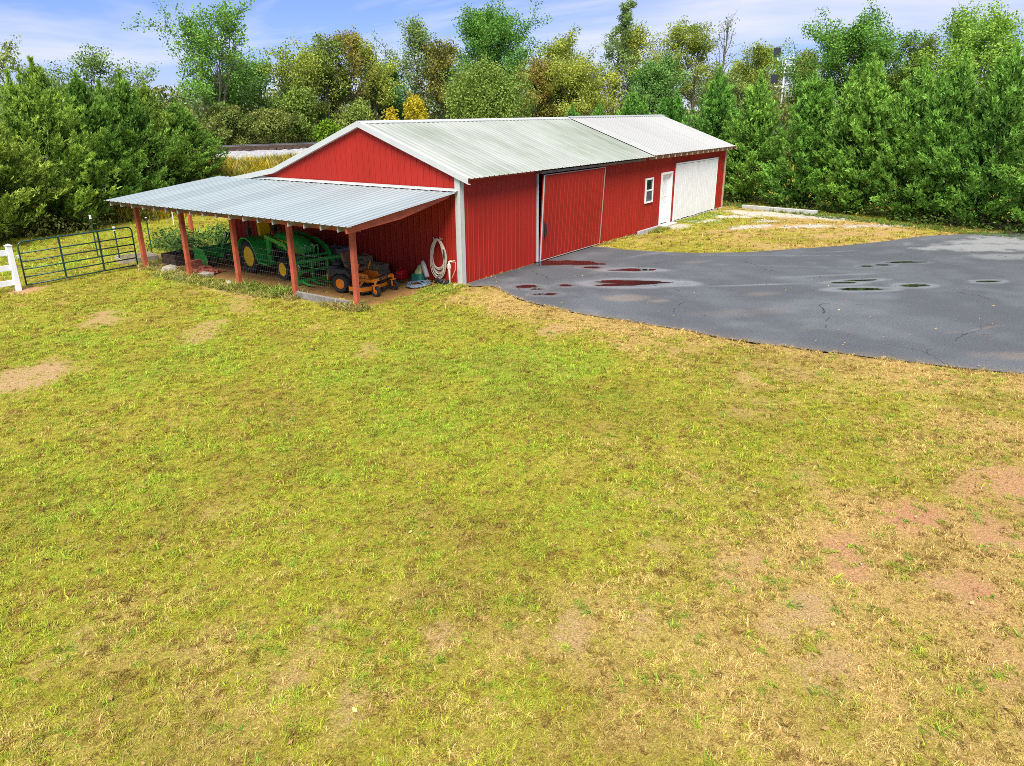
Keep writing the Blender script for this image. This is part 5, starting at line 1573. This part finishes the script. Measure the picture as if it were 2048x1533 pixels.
shrub(28.6, 20.3, 3.7, 6.0, 'large round pale green bush right behind the barn ridge', leafmat('bush_green', (0.088, 0.188, 0.025), (0.300, 0.400, 0.069), .3), 201, dens=210, lsize=.16, nb=14, group='bushes beside the railway bank')
shrub(24.6, 23.2, 1.25, 3.6, 'bright yellow bush left of the large round one', LYE, 202, dens=260, group='bushes beside the railway bank')
shrub(23.4, 24.4, .7, 2.9, 'small yellow bush at the ridge beside the bright one', LYE, 203, dens=200, group='bushes beside the railway bank')
shrub(21.6, 28.7, 1.2, 2.1, 'bright green bush just across the track', leafmat('bush_bright', (.10, .22, .01), (.28, .40, .02), .3), 204)
D(15.6, 32.0, 5.0, 1.5, 'rust-brown shrub under the tall leaning tree', LRU, 205, clear=.05, nl=22, per=9, crad=.34, group='shrubs beyond the railway', name='shrub', cat='shrub')
D(18.6, 31.0, 4.9, 1.7, 'tawny shrub across the track left of the barn gable', LRU, 206, clear=.05, nl=22, per=9, crad=.34, group='shrubs beyond the railway', name='shrub', cat='shrub')
D(25.4, 29.6, 5.4, 1.7, 'olive shrub across the track near the gable roof', LO, 207, clear=.05, nl=22, per=9, crad=.34, group='shrubs beyond the railway', name='shrub', cat='shrub')
D(20.6, 30.6, 6.2, 1.5, 'feathery green shrub across the track in the middle', leafmat('bush_green', (0.088, 0.188, 0.025), (0.300, 0.400, 0.069), .3), 208, clear=.05, nl=22, per=9, crad=.34, group='shrubs beyond the railway', name='shrub', cat='shrub')

# undergrowth and deeper wood: one mass
rg = np.random.default_rng(77)
bl = []
for k in range(70):
    a = rg.uniform(-18, 52); s_ = rg.uniform(4.0, 9.0)
    p = T0+TD*a+TN*s_
    h = rg.uniform(.8, 2.2)
    bl.append((p[0], p[1], float(gz(*p))+h*.5, rg.uniform(.9, 1.9), rg.uniform(.9, 1.9), h))
V, F, tn = blob_leaves(bl, .20, rg, 65)
o = np_obj('undergrowth', np_mesh('undergrowth', V, F, leafmat('undergrowth', (0.056, 0.105, 0.020), (0.419, 0.378, 0.072), .3), {'tint': tn}))
tag(o, 'tangled green and straw undergrowth behind the railway', 'undergrowth', kind='stuff')
for wn, (lo, hi), cols, nbl, lab in (('woodland', (3.5, 7.8), ((.032, .095, .028), (.20, .27, .07)), 190, 'deeper green woodland mass behind the nearer trees'), ('woodland', (3.0, 7.4), ((.07, .11, .022), (.34, .33, .07)), 70, 'ochre and olive autumn woodland among the green mass')):
    bl = []
    for k in range(nbl):
        px_ = rg.uniform(-.70, .80); dist = rg.uniform(70, 104)
        an = math.radians(34.88)-px_
        x, y = CAM.x+dist*math.cos(an), CAM.y+dist*math.sin(an)
        if tdist(x, y) < 9 and an > .30: continue
        z0 = float(gz(x, y)); top = rg.uniform(lo, hi)
        h = (top-z0)*.5
        bl.append((x, y, z0+h, rg.uniform(1.5, 3.2), rg.uniform(1.5, 3.2), h))
    V, F, tn = blob_leaves(bl, .34, rg, 30)
    o = np_obj(wn, np_mesh(wn, V, F, leafmat(wn+lab[:5], *cols, .3), {'tint': tn}))
    tag(o, lab, 'woodland', kind='stuff')
# scrub below the cypresses
bl = []
for k in range(46):
    x = rg.uniform(-8, 9); y = 18.3+.42*max(0, x)+rg.uniform(-.2, 2.2)+(.5 if x < 0 else 0)
    h = rg.uniform(.25, .75)
    bl.append((x, y, float(gz(x, y))+h*.45, rg.uniform(.4, .9), rg.uniform(.4, .8), h))
V, F, tn = blob_leaves(bl, .13, rg, 130)
o = np_obj('scrub', np_mesh('scrub', V, F, leafmat('scrub', (.04, .075, .014), (.19, .20, .04), .3), {'tint': tn}))
tag(o, 'low scrub along the foot of the left cypresses', 'scrub', kind='stuff')
bl = []
for k in range(60):
    u = rg.uniform(0, 1); x = 23.0+(17.3-23.0)*u+rg.uniform(-.3, .9); y = 1.0-15*u
    h = rg.uniform(.12, .4)
    bl.append((x, y, h*.4, rg.uniform(.3, .6), rg.uniform(.3, .6), h))
V, F, tn = blob_leaves(bl, .12, rg, 130)
o = np_obj('scrub', np_mesh('scrub', V, F, leafmat('scrub2', (.03, .08, .012), (.16, .23, .035), .3), {'tint': tn}))
tag(o, 'low green scrub along the foot of the right cypress row', 'scrub', kind='stuff')
bl = []
for k in range(34):
    x = rg.uniform(-1.6, 1.5); y = 10.9+rg.uniform(0, 2.2)
    h = rg.uniform(.25, .55)
    bl.append((x, y, float(gz(x, y))+h*.45, rg.uniform(.25, .5), rg.uniform(.25, .5), h))
V, F, tn = blob_leaves(bl, .10, rg, 260)
o = np_obj('weeds', np_mesh('weeds', V, F, leafmat('weeds', (.035, .10, .016), (.15, .26, .05), .3), {'tint': tn}))
tag(o, 'leafy green weeds behind the box scraper', 'weeds', kind='stuff')
# ------------------------------------------------------------------ grass: blades gathered in tufts, set out over the lawn
def tuft(seed, n, h, spread, flop, wd):
    rg = np.random.default_rng(seed)
    V, F, T = [], [], []
    for k in range(n):
        a = rg.uniform(0, 6.283); r0 = spread*math.sqrt(rg.random())*.6
        b = np.array([r0*math.cos(a*1.7), r0*math.sin(a*1.7), -.005])
        ln = h*rg.uniform(.55, 1.25)
        tilt = R(rg.uniform(flop*.35, flop))
        d = np.array([math.cos(a)*math.sin(tilt), math.sin(a)*math.sin(tilt), math.cos(tilt)])
        d2 = unit(d*np.array([1, 1, .35])+np.array([0, 0, rg.uniform(-.25, .15)]))
        sd_ = np.array([-math.sin(a), math.cos(a), 0])*wd*rg.uniform(.7, 1.2)
        m1 = b+d*ln*.5; tip = m1+d2*ln*.5
        o = len(V)
        V += [b-sd_*.5, b+sd_*.5, m1-sd_*.5, m1+sd_*.5, tip]
        F += [(o, o+1, o+3), (o, o+3, o+2), (o+2, o+3, o+4)]
        T += [rg.uniform(0, 1)]*5
    return np_mesh('tuft', np.array(V), np.array(F), None, {'tint': np.array(T)})

def grass_material():
    M = bpy.data.materials.new('grass'); M.use_nodes = True
    t = M.node_tree; t.nodes.clear(); n = t.nodes.new; l = t.links.new
    a = n('ShaderNodeAttribute'); a.attribute_type = 'INSTANCER'; a.attribute_name = 'gcol'
    tn = n('ShaderNodeAttribute'); tn.attribute_name = 'tint'
    mr = n('ShaderNodeMapRange'); mr.inputs['To Min'].default_value = .62; mr.inputs['To Max'].default_value = 1.4
    l(tn.outputs['Fac'], mr.inputs[0])
    mu = n('ShaderNodeVectorMath'); mu.operation = 'SCALE'; l(a.outputs['Color'], mu.inputs[0]); l(mr.outputs[0], mu.inputs['Scale'])
    p = n('ShaderNodeBsdfPrincipled'); p.inputs['Roughness'].default_value = .55; p.inputs['Specular IOR Level'].default_value = .3
    tr_ = n('ShaderNodeBsdfTranslucent'); mx_ = n('ShaderNodeMixShader'); mx_.inputs[0].default_value = .35
    o = n('ShaderNodeOutputMaterial')
    l(mu.outputs[0], p.inputs['Base Color']); l(mu.outputs[0], tr_.inputs[0]); l(p.outputs[0], mx_.inputs[1]); l(tr_.outputs[0], mx_.inputs[2]); l(mx_.outputs[0], o.inputs[0])
    return M
GM = grass_material()
PROTO = []
for sd_, n_, h_, sp_, fl_, wd_ in ((1, 26, .055, .11, 84, .0052), (2, 24, .048, .10, 88, .005), (3, 28, .062, .11, 78, .0052), (4, 18, .078, .09, 66, .0055)):
    me = tuft(sd_, n_, h_, sp_, fl_, wd_); me.materials.append(GM)
    PROTO.append(bpy.data.objects.new('tuft', me))

WPROTO = []
for sd_ in (31, 32, 33):
    me = tuft(sd_, 44, .085, .07, 34, .0030); me.materials.append(GM)
    WPROTO.append(bpy.data.objects.new('weed', me))

def scatter(name, P, scale, col, label, cat, tilt=.12, protos=PROTO):
    n = len(P)
    me = bpy.data.meshes.new(name)
    me.vertices.add(n); me.vertices.foreach_set('co', P.astype(np.float32).ravel())
    a = me.attributes.new('gcol', 'FLOAT_COLOR', 'POINT'); c = np.ones((n, 4), np.float32); c[:, :3] = col; a.data.foreach_set('color', c.ravel())
    a = me.attributes.new('siz', 'FLOAT', 'POINT'); a.data.foreach_set('value', scale.astype(np.float32))
    a = me.attributes.new('rot', 'FLOAT_VECTOR', 'POINT')
    rv = np.c_[rng.normal(size=n)*tilt, rng.normal(size=n)*tilt, rng.uniform(0, 6.283, n)]
    a.data.foreach_set('vector', rv.astype(np.float32).ravel())
    a = me.attributes.new('pick', 'INT', 'POINT'); a.data.foreach_set('value', rng.integers(0, len(protos), n).astype(np.int32))
    o = bpy.data.objects.new(name, me); COL.objects.link(o)
    ng = bpy.data.node_groups.new(name, 'GeometryNodeTree')
    ng.interface.new_socket('Geometry', in_out='INPUT', socket_type='NodeSocketGeometry')
    ng.interface.new_socket('Geometry', in_out='OUTPUT', socket_type='NodeSocketGeometry')
    nn = ng.nodes.new; l = ng.links.new
    gi, go_ = nn('NodeGroupInput'), nn('NodeGroupOutput')
    ip = nn('GeometryNodeInstanceOnPoints'); ip.inputs['Pick Instance'].default_value = True
    jn = nn('GeometryNodeJoinGeometry')
    for pr in reversed(protos):
        oi = nn('GeometryNodeObjectInfo'); oi.inputs['Object'].default_value = pr; oi.inputs['As Instance'].default_value = True
        l(oi.outputs['Geometry'], jn.inputs[0])
    def at(nm, ty):
        k = nn('GeometryNodeInputNamedAttribute'); k.data_type = ty; k.inputs['Name'].default_value = nm
        return k.outputs['Attribute']
    l(gi.outputs[0], ip.inputs['Points']); l(jn.outputs[0], ip.inputs['Instance'])
    l(at('pick', 'INT'), ip.inputs['Instance Index']); l(at('siz', 'FLOAT'), ip.inputs['Scale'])
    er = nn('FunctionNodeEulerToRotation'); l(at('rot', 'FLOAT_VECTOR'), er.inputs[0]); l(er.outputs[0], ip.inputs['Rotation'])
    l(ip.outputs[0], go_.inputs[0])
    md = o.modifiers.new('scatter', 'NODES'); md.node_group = ng
    return tag(o, label, cat, kind='stuff')

def wedge(r0, r1, dens, half=.86):
    n = int(half*(r1*r1-r0*r0)*dens)
    r_ = np.sqrt(rng.uniform(r0*r0, r1*r1, n)); a = math.radians(34.88)+rng.uniform(-half, half, n)
    return np.c_[CAM.x+r_*np.cos(a), CAM.y+r_*np.sin(a)]
pts, scl = [], []
for r0, r1, de, sc in ((2.5, 7, 680, .74), (7, 12, 540, .8), (12, 18, 320, .92), (18, 26, 130, 1.2), (26, 36, 36, 1.9), (36, 50, 12, 2.6)):
    q = wedge(r0, r1, de); pts.append(q); scl.append(np.full(len(q), sc))
P = np.vstack(pts); S = np.concatenate(scl)
dry, bare, red, grav, shed = lawn(P[:, 0], P[:, 1])
inb = (P[:, 0] > -.03) & (P[:, 0] < L2+.05) & (P[:, 1] > -.05) & (P[:, 1] < LW+.05)
ok = ~(in_poly(P[:, 0], P[:, 1], ASPOLY) & in_poly(P[:, 0]-.07, P[:, 1], ASPOLY) & in_poly(P[:, 0]+.05, P[:, 1]+.07, ASPOLY)) & ~inb & (tdist(P[:, 0], P[:, 1]) < -9)
keep = rng.random(len(P)) < (1-.86*bare)*(1-.95*grav)*np.where(shed, .06, 1)
k = ok & keep
P, S, dry, bare = P[k], S[k], dry[k], bare[k]
dj = np.clip(dry+rng.normal(size=len(P))*.19, 0, 1)
col = olive(grass_colour(dj), P[:, 0], P[:, 1])
br = rng.random(len(P)) < .16+.22*sstep(.3, .6, fbm(P[:, 0], P[:, 1], 1.6, 63, 3))*dry
col[br] = BROWN*rng.uniform(.7, 1.3, (br.sum(), 1))
col *= rng.uniform(.78, 1.2, (len(P), 1))
S = S*rng.uniform(.65, 1.2, len(P))*(.72+.55*sstep(.3, .7, fbm(P[:, 0], P[:, 1], 4.5, 88, 3)))*(1-.35*bare)*(1.12-.3*dry)
scatter('grass', np.c_[P, gz(P[:, 0], P[:, 1])], S, col, 'mown yellow-green lawn grass with dry patches', 'grass')

# coarse bright tufts in the thin grass, rank growth at the posts and along the walls
T_, C_, S_ = [], [], []
def tuftline(n, xr, yr, sc, c0, c1, jit=.0):
    x = rng.uniform(*xr, n); y = rng.uniform(*yr, n)
    T_.append(np.c_[x, y, gz(x, y)]); S_.append(rng.uniform(.6, 1.3, n)*sc)
    C_.append(mixc3(np.array(c0), np.array(c1), rng.random(n))*rng.uniform(.8, 1.2, (n, 1)))
q = wedge(4, 16, 5.0)
d_, b_, _, _, sh_ = lawn(q[:, 0], q[:, 1])
q = q[(d_ > .45) & ~in_poly(q[:, 0], q[:, 1], ASPOLY) & ~sh_]
for rep in range(3):
    qq = q+rng.normal(size=q.shape)*.05
    T_.append(np.c_[qq, gz(qq[:, 0], qq[:, 1])]); S_.append(rng.uniform(.8, 1.5, len(qq))); C_.append(mixc3((.12, .24, .02), (.34, .40, .035), rng.random(len(qq)))*rng.uniform(.8, 1.15, (len(qq), 1)))
OLIVE, LIME, DRYC = (.11, .15, .025), (.20, .26, .03), (.40, .30, .10)
for y in PY: tuftline(46, (-3.85, -3.3), (y-.35, y+.4), 3.2, OLIVE, DRYC)
tuftline(420, (-4.1, -3.4), (3.0, 8.6), 3.0, OLIVE, (.30, .27, .06))
tuftline(160, (-3.7, -3.3), (2.9, 5.2), 4.2, OLIVE, LIME)
tuftline(130, (-3.6, -3.0), (8.2, 10.2), 2.4, OLIVE, DRYC)
tuftline(120, (-3.75, -3.45), (.2, 1.6), 3.4, OLIVE, DRYC)
tuftline(260, (-1.3, -.15), (-.25, .45), 2.0, LIME, (.30, .32, .04))
tuftline(200, (-2.2, -.6), (-.5, .35), 1.5, LIME, (.30, .32, .04))
tuftline(60, (7.6, 11.0), (-.25, -.06), 2.0, OLIVE, DRYC)
tuftline(70, (11.9, 13.0), (-.6, -.12), 2.2, LIME, OLIVE)
tuftline(160, (14.5, 18.5), (-.9, -.10), 1.8, (.10, .22, .02), LIME)
tuftline(80, (14.0, 17.0), (-2.0, -1.3), 1.8, (.10, .22, .02), LIME)
tuftline(240, (-1.5, 2.0), (10.4, 13.5), 3.6, OLIVE, LIME)
tuftline(120, (.3, 7.2), (-.10, -.035), .9, DRYC, OLIVE)
for u in np.linspace(0, 1, 60):
    xx = 22.0+(16.7-22.0)*u; tuftline(14, (xx-.7, xx+.5), (.4-14.5*u-.2, .4-14.5*u+.2), 2.8, (.07, .16, .018), OLIVE)
T_, S_, C_ = np.vstack(T_), np.concatenate(S_), np.vstack(C_)
scatter('tall_grass', T_, S_*.85, C_*1.25, 'rank tall grass around the posts walls and hedge foot', 'grass', .2)

# goldenrod and seeding grass on the bank in front of the track
n = 6500
a = rng.uniform(-22, 24, n); s_ = rng.uniform(-9.5, -3.6, n)
Q = T0[None]+a[:, None]*TD[None]+s_[:, None]*TN[None]
gcols = np.array([(.66, .52, .03), (.50, .44, .05), (.30, .31, .04), (.52, .42, .16), (.17, .22, .03)])
gc_ = gcols[rng.choice(5, n, p=[.26, .24, .2, .2, .1])]*rng.uniform(.8, 1.2, (n, 1))
scatter('goldenrod', np.c_[Q, gz(Q[:, 0], Q[:, 1])], rng.uniform(6, 12, n)*np.interp(s_, [-9.5, -6, -3.6], [1.1, 1.0, .55]), gc_, 'yellow goldenrod and dry weeds on the railway bank', 'weeds', .1, WPROTO)
# loose limestone chips on the apron
n = 900
sx, sy = [], []
for (cx, cy, a_c, b_c, t_c, st) in GRAV:
    kk = 45; u = rng.normal(size=kk)*a_c*.6; v = rng.normal(size=kk)*b_c*.6
    sx.append(cx+u*math.cos(t_c)-v*math.sin(t_c)); sy.append(cy+u*math.sin(t_c)+v*math.cos(t_c))
sx, sy = np.concatenate(sx), np.concatenate(sy)
kx = (sy < -.15) & ~in_poly(sx, sy, ASPOLY)
sx, sy = sx[kx], sy[kx]
oc = np.array([(1, 0, 0), (-1, 0, 0), (0, 1, 0), (0, -1, 0), (0, 0, .6), (0, 0, -.6)])
of = np.array([(0, 2, 4), (2, 1, 4), (1, 3, 4), (3, 0, 4), (2, 0, 5), (1, 2, 5), (3, 1, 5), (0, 3, 5)])
rs = rng.uniform(.015, .045, len(sx))*np.where(rng.random(len(sx)) < .06, 1.8, 1)
V = (oc[None]*(1+.35*rng.normal(size=(len(sx), 6, 1)))*rs[:, None, None]+np.c_[sx, sy, gz(sx, sy)+rs*.3][:, None]).reshape(-1, 3)
F = (of[None]+6*np.arange(len(sx))[:, None, None]).reshape(-1, 3)
tag(np_obj('gravel', np_mesh('gravel', V, F, mat('limestone', (.45, .43, .39), .9, var=.2, vscale=9))), 'pale limestone chips on the apron by the white doors', 'gravel', kind='stuff')

# clods and small stones on the worn ground, and leaves dropped on lawn and drive
q = wedge(4, 17, 26)
d_, b_, r_, g_, sh_ = lawn(q[:, 0], q[:, 1])
kk = (rng.random(len(q)) < np.clip(b_, .02, 1)) & ~in_poly(q[:, 0], q[:, 1], ASPOLY) & ~sh_ & ~((q[:, 0] > 0) & (q[:, 1] > 0))
q, r_ = q[kk], r_[kk]
rs = rng.uniform(.004, .014, len(q))*np.where(rng.random(len(q)) < .05, 2.0, 1)
V = (oc[None]*(1+.35*rng.normal(size=(len(q), 6, 1)))*rs[:, None, None]+np.c_[q, gz(q[:, 0], q[:, 1])+rs*.3][:, None]).reshape(-1, 3)
F = (of[None]+6*np.arange(len(q))[:, None, None]).reshape(-1, 3)
tag(np_obj('clods', np_mesh('clods', V, F, mat('clod', (.50, .40, .28), .95, var=.4, vscale=60, col2=(.26, .13, .07)))), 'crumbs of soil and small stones on the worn patches', 'soil', kind='stuff')
n = 420
a_l = math.radians(34.88)+rng.uniform(-.8, .8, n); r_l = np.sqrt(rng.uniform(20, 520, n))
lx, ly = CAM.x+r_l*np.cos(a_l), CAM.y+r_l*np.sin(a_l)
kk = ~((lx > -3.4) & (ly > -.1)) | in_poly(lx, ly, ASPOLY)
lx, ly = lx[kk], ly[kk]
onas = in_poly(lx, ly, ASPOLY)
V, F = leaf_quads(np.c_[lx, ly, np.where(onas, .055, gz(lx, ly)+.04)], .055, rng, upbias=4)
tag(np_obj('fallen_leaves', np_mesh('fallen_leaves', V, F, leafmat('fallen', (.30, .16, .05), (.62, .45, .18), .2), {'tint': np.repeat(rng.random(len(lx)), 4)})), 'dry fallen leaves scattered on lawn and driveway', 'leaves', kind='stuff')
